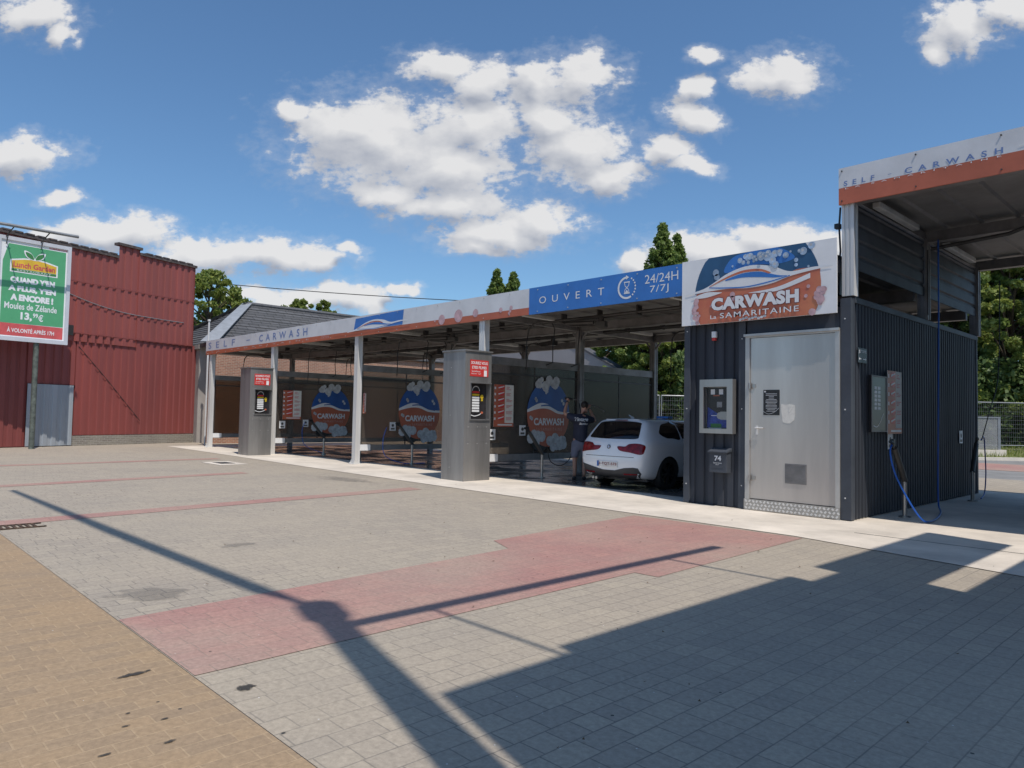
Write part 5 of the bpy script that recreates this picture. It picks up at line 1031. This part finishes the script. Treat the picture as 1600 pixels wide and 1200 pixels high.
def text_local(name, s, fr, u0_, u1, v0, v1, d, m_, parent, **k):
    tmp = bpy.data.objects.new('tmp', None); o = text(name, s, fr, u0_, u1, v0, v1, d, m_, tmp, **k); o.parent = parent; bpy.data.objects.remove(tmp); return o
text_local('plate_number', '1-TQT-573', FPp, -.20, .24, .472, .535, .0, M_ptxt, pl, bold=.01)
q = MB(); q.rect(FPp,-.26,-.215,.447,.558,.001); obj('country_strip', q, M_blued, pl, local=True)
loc, _, _, _ = bmt.ray_cast(V((0,-2,.85)), V((0,1,0))); FPe = (V((0,loc.y-.012,.85)), V((1,0,0)), V((0,.12,1)).normalized(), V((0,-1,0)))
q = MB(); q.cm = 1; q.disc(FPe,0,0,.042,.042,-.01,.0,n=20); q.cm = 0; q.disc(FPe,0,0,.026,.026,.001,n=16); q.cm = 2; q.poly(FPe,[(0,0),(.024,0),(.017,.017),(0,.024)],.002); q.poly(FPe,[(0,0),(-.024,0),(-.017,-.017),(0,-.024)],.002); obj('emblem', q, [M_wtxt, M_rim, M_blue], car, local=True)
for s_ in (1,-1):
    patch('side_window', [(.62,1.13),(.78,1.05),(1.0,1.035),(1.25,1.03),(1.25,1.35),(1.0,1.345),(.80,1.31),(.68,1.22)], 'x', M_glassd, .004, sgn=s_, sm_=True)
    patch('side_window', [(1.32,1.03),(2.0,1.02),(2.62,1.01),(2.45,1.16),(2.2,1.30),(1.95,1.35),(1.32,1.352)], 'x', M_glassd, .004, sgn=s_, sm_=False)
    patch('door_seam', [(1.28,.34),(1.29,.34),(1.30,1.02),(1.29,1.02)], 'x', M_black, .001, sgn=s_, sm_=False, rings=2); 
    patch('door_handle', [(1.42,.84),(1.62,.85),(1.62,.87),(1.42,.865)], 'x', M_paint, .03, sgn=s_, sm_=False, rings=2)
    q = MB(); q.bbox(min(s_*.84,s_*1.02),max(s_*.84,s_*1.02),2.35,2.52,1.0,1.13,.03); obj('mirror', q, M_paint, car, local=True)
    patch('skirt', [(1.2,.24),(2.95,.24),(2.95,.20),(1.2,.20)], 'x', M_pblk, .01, sgn=s_, sm_=False, rings=2)
patch('windscreen', [(-.6,3.0),(.6,3.0),(.5,2.45),(-.5,2.45)], 'x', M_glassd) if False else None
q = MB(); q.bbox(-.43,.43,.40,.56,1.39,1.408,.008); q.v = [(x, y, z+.01*(1-abs(x))) for x,y,z in q.v]; obj('roof_spoiler', q, M_paint, car, local=True, smooth=40)
q = MB(); q.tube([(0,.75,1.44),(0,.62,1.50)], [.03,.01], 8); obj('aerial', q, M_paint, car, local=True)
q = MB()
for x in (-.42,-.34): q.tube([(x,-.0,.20),(x,.2,.20)], .03, 12)
obj('exhaust', q, M_stain, car, local=True)
q = MB(); q.box(-.72,.72,.3,4.0,.17,.3); q.box(-.55,.55,.55,1.05,.19,.5); obj('underbody', q, M_pblk, car, local=True)
def wheel(y, s_):
    prof = [(.225,.0),(.25,-.01),(.305,-.005),(.325,.03),(.328,.06),(.328,.15),(.325,.18),(.305,.205),(.25,.21),(.225,.2)]; nseg = 40; q = MB(); X = s_*.865
    q.grid([[(X-s_*w, y+r_*math.cos(k*2*math.pi/nseg), .328+r_*math.sin(k*2*math.pi/nseg)) for r_, w in prof] for k in range(nseg+1)]); w_ = thing_part('wheel', q, M_tyre)
    q = MB(); q.tube([(X-s_*.02,y,.328),(X-s_*.06,y,.328)], .05, 14)
    for k in range(10):
        a = k*math.pi/5+(.12 if k%2 else -.12); c_, d_ = math.cos(a), math.sin(a); px_, pz = -d_*.016, c_*.016
        q.add([(X-s_*.02,y+c_*.04+px_,.328+d_*.04+pz),(X-s_*.02,y+c_*.04-px_,.328+d_*.04-pz),(X-s_*.005,y+c_*.225-px_,.328+d_*.225-pz),(X-s_*.005,y+c_*.225+px_,.328+d_*.225+pz),(X-s_*.05,y+c_*.04+px_,.328+d_*.04+pz),(X-s_*.05,y+c_*.04-px_,.328+d_*.04-pz),(X-s_*.04,y+c_*.225-px_,.328+d_*.225-pz),(X-s_*.04,y+c_*.225+px_,.328+d_*.225+pz)], [(0,1,2,3),(0,3,7,4),(1,5,6,2),(4,7,6,5)])
    nn_ = 30
    q.grid([[(X-s_*a_, y+r_*math.cos(k*2*math.pi/nn_), .328+r_*math.sin(k*2*math.pi/nn_)) for a_, r_ in ((0,.235),(.0,.218),(.17,.21))] for k in range(nn_+1)]); q.disc((V((X-s_*.12,y,.328)), V((0,1,0)), Z, V((1,0,0))), 0,0,.13,.13,0)
    obj('rim', q, M_rim, w_, local=True)
def thing_part(name, q, m_): return obj(name, q, m_, car, smooth=45, local=True)
for y in (.80,3.42):
    for s_ in (1,-1): wheel(y, s_)
mb = MB(); mb.bbox(-.16,.16,-.1,.1,0,.05,.02); o = obj('roof_sponge', mb, M_blue); 
o.location = (-9.5, 13.9, 1.515); tag(o, 'light blue cloth lying on the roof of the white car', 'cloth')

car.scale = (1.065,1.06,1.05)
# ------------------------------------------------------------------ person washing the car
PA = V((.69,.724,0)); PBk = V((-.724,.69,0)); P0 = V((-11.42,13.2,0)); PS = 1.03
def pw(a, b, z): return P0+PA*a*PS+PBk*b*PS+Z*z*PS
per = thing('person', 'person in navy t-shirt and grey shorts raising a spray lance beside the white car', 'person', P0)
def skin(name, verts, edges, radii, m_, parent, lv=2, root=0):
    me = bpy.data.meshes.new(name); loc = root_loc(parent); me.from_pydata([pw(*v)-loc for v in verts], edges, []); o = bpy.data.objects.new(name, me); COL.objects.link(o); o.parent = parent
    sk = o.modifiers.new('k', 'SKIN'); sk.use_smooth_shade = True
    for i, r_ in enumerate(radii):
        d = me.skin_vertices[0].data[i]; rr_ = r_ if isinstance(r_, tuple) else (r_, r_); d.radius = (rr_[0]*PS, rr_[1]*PS); d.use_root = (i == root)
    ss = o.modifiers.new('u', 'SUBSURF'); ss.levels = ss.render_levels = lv
    bpy.context.view_layer.update(); me2 = bake(o); me2.materials.clear(); me2.materials.append(m_); me2.polygons.foreach_set('use_smooth', [True]*len(me2.polygons)); return o
bv = [(0,0,.95),(0,0,1.12),(.01,.0,1.30),(.02,.0,1.43),(.05,.02,1.53),(.08,.03,1.60),(.10,.05,1.70),(.10,.04,1.79), # 0-7
 (-.18,0,1.44),(-.37,.10,1.55),(-.32,.20,1.75),(-.29,.23,1.82),  # L arm 8-11
 (.21,0,1.42),(.36,.12,1.38),(.27,.22,1.58),(.23,.24,1.66),    # R arm 12-15
 (-.10,0,.88),(-.12,.02,.50),(-.12,-.02,.12),(-.13,.12,.045),    # L leg 16-19
 (.10,0,.88),(.11,.06,.50),(.10,.02,.12),(.11,.16,.045)]
be = [(0,1),(1,2),(2,3),(3,4),(4,5),(5,6),(6,7),(3,8),(8,9),(9,10),(10,11),(3,12),(12,13),(13,14),(14,15),(0,16),(16,17),(17,18),(18,19),(0,20),(20,21),(21,22),(22,23)]
br = [(.12,.085),(.12,.085),(.135,.09),(.12,.085),.062,.066,(.088,.098),(.075,.085),.062,.046,.034,.03,.062,.046,.034,.03,.092,.060,.042,.038,.092,.060,.042,.038]
bod = skin('body', bv, be, br, M_skin, per)
for nm, hx, hy, hz, s_ in (('hand',-.29,.23,1.84,-1),('hand',.23,.24,1.68,1)):
    vs = [(hx,hy,hz-.02),(hx,hy,hz+.04)]; es = [(0,1)]; rs = [.030,.034]
    for k in range(4):
        b = len(vs); L = (.07,.08,.075,.06)[k]; vs += [(hx+(k-1.5)*.021,hy+.01,hz+.07),(hx+(k-1.5)*.022,hy+.045,hz+.07+L*.25),(hx+(k-1.5)*.02,hy+.05,hz+.05)]; es += [(1,b),(b,b+1),(b+1,b+2)]; rs += [.010,.009,.008]
    b = len(vs); vs += [(hx+s_*-.035,hy+.01,hz+.02),(hx+s_*-.05,hy+.03,hz+.045)]; es += [(0,b),(b,b+1)]; rs += [.011,.009]
    skin(nm, vs, es, rs, M_skin, per, 1)
def ell(c, r3, n=14, m_=9):
    q = MB(); q.grid([[pw(c[0]+r3[0]*math.sin(math.pi*i/m_)*math.cos(2*math.pi*k/n), c[1]+r3[1]*math.sin(math.pi*i/m_)*math.sin(2*math.pi*k/n), c[2]+r3[2]*math.cos(math.pi*i/m_)) for k in range(n+1)] for i in range(m_+1)]); return q
q = ell((.095,.015,1.755),(.092,.095,.09)); obj('hair', q, M_hair, per, smooth=True)
q = ell((.19,.07,1.70),(.022,.018,.02)); e2 = ell((.165,.095,1.735),(.012,.012,.008)); obj('face', q, M_skin, per, smooth=True)
q = ell((.175,.085,1.74),(.012,.01,.007),8,5); z_ = ell((.16,.10,1.655),(.02,.012,.006),8,5); q.add(z_.v, z_.f); obj('eyes_and_mouth', q, M_dtxt, per, smooth=True)
q = ell((.055,.09,1.72),(.012,.02,.03),8,6); z_ = ell((.10,-.045,1.70),(.02,.012,.03),8,6); q.add(z_.v,z_.f); obj('ear', q, M_skin, per, smooth=True)
skin('tshirt', [(0,0,.86),(0,0,.98),(0,0,1.15),(.01,0,1.32),(.02,0,1.45),(.045,.01,1.52),(-.2,.01,1.45),(-.33,.075,1.53),(.22,.01,1.43),(.33,.09,1.38)], [(0,1),(1,2),(2,3),(3,4),(4,5),(4,6),(6,7),(4,8),(8,9)], [(.215,.165),(.21,.16),(.205,.15),(.205,.15),(.16,.12),.07,.095,.078,.095,.078], M_shirt, per)
skin('shorts', [(0,0,1.0),(0,0,.84),(-.115,.005,.76),(-.125,.015,.50),(.115,.01,.76),(.12,.045,.50)], [(0,1),(1,2),(2,3),(1,4),(4,5)], [(.165,.125),(.165,.125),.112,.098,.112,.098], M_shorts, per)
for x_, y_ in ((-.125,.0),(.105,.04)): skin('shoe', [(x_,y_-.06,.05),(x_,y_+.06,.045),(x_,y_+.17,.035)], [(0,1),(1,2)], [(.05,.05),(.055,.045),(.05,.032)], M_shoe, per, 1)
tmp = (P0-PBk*.17*PS, PA, Z, -PBk); text_p = text('shirt_lettering','Vintage', tmp, -.15, .17, 1.35*PS, 1.46*PS, .012, M_wtxt, per, bold=.02, shear=.3)
tt = text('shirt_lettering','Bomber', tmp, -.04, .17, 1.29*PS, 1.34*PS, .012, M_wtxt, per, bold=.01, shear=.3)
lt_ = merge('shirt_lettering', [text_p, tt], per)
shirt = [o for o in per.children if o.name.startswith('tshirt')][0]
sb = BVHTree.FromPolygons([v.co for v in shirt.data.vertices], [list(p.vertices) for p in shirt.data.polygons])
for v in lt_.data.vertices:
    h_ = sb.ray_cast(v.co - PBk*1.0, PBk)
    if h_[0] is not None: v.co = h_[0]-PBk*.006
lan = thing('spray_lance', 'black spray gun and thin curved lance held up by the person', 'spray lance', pw(-.29,.25,1.86))
q = MB(); q.tube([pw(-.36,.25,1.90), pw(-.27,.25,1.90), pw(-.16,.25,1.885)], [.03,.032,.02], 8); q.tube([pw(-.27,.25,1.88), pw(-.34,.24,1.79)], .018, 8); obj('gun', q, M_black, lan)
q = MB(); q.tube([pw(-.16,.25,1.885), pw(.05,.26,1.86), pw(.22,.27,1.79), pw(.36,.28,1.735), pw(.5,.29,1.68), pw(.58,.3,1.62)], .009, 6); q.tube([pw(.56,.3,1.635), pw(.60,.3,1.60)], .016, 6); obj('lance', q, M_beam, lan)
# fine spray drifting over the roof
def mist():
    M = bpy.data.materials.new('spray_mist'); M.use_nodes = True; t = M.node_tree; t.nodes.remove(t.nodes['Principled BSDF'])
    pv = nd(t, 'ShaderNodeVolumePrincipled'); pv.inputs['Color'].default_value = (.9,.92,.95,1); tcx = nd(t, 'ShaderNodeTexCoord'); gr = nd(t, 'ShaderNodeVectorMath', operation='MULTIPLY_ADD'); gr.inputs[1].default_value = (2,2,2); gr.inputs[2].default_value = (-1,-1,-1); t.links.new(tcx.outputs['Generated'], gr.inputs[0]); ln = nd(t, 'ShaderNodeVectorMath', operation='LENGTH'); t.links.new(gr.outputs[0], ln.inputs[0]); mrr = nd(t, 'ShaderNodeMapRange'); mrr.inputs[1].default_value = 1.0; mrr.inputs[2].default_value = 0; mrr.inputs[3].default_value = 0; mrr.inputs[4].default_value = .55; t.links.new(ln.outputs['Value'], mrr.inputs[0]); t.links.new(mrr.outputs[0], pv.inputs['Density']); t.links.new(pv.outputs[0], t.nodes['Material Output'].inputs['Volume']); return M
q = MB(); n_ = 20; cc = V((-10.2,13.7,1.66))
q.grid([[cc+V((.95*math.sin(math.pi*i/10)*math.cos(k*2*math.pi/n_), 1.0*math.sin(math.pi*i/10)*math.sin(k*2*math.pi/n_), .28*math.cos(math.pi*i/10))) for k in range(n_+1)] for i in range(11)])
o = obj('spray', q, mist(), smooth=True); o['kind'] = 'stuff'; o['label'] = 'fine water spray drifting over the car roof'
print('objects', len(bpy.data.objects))
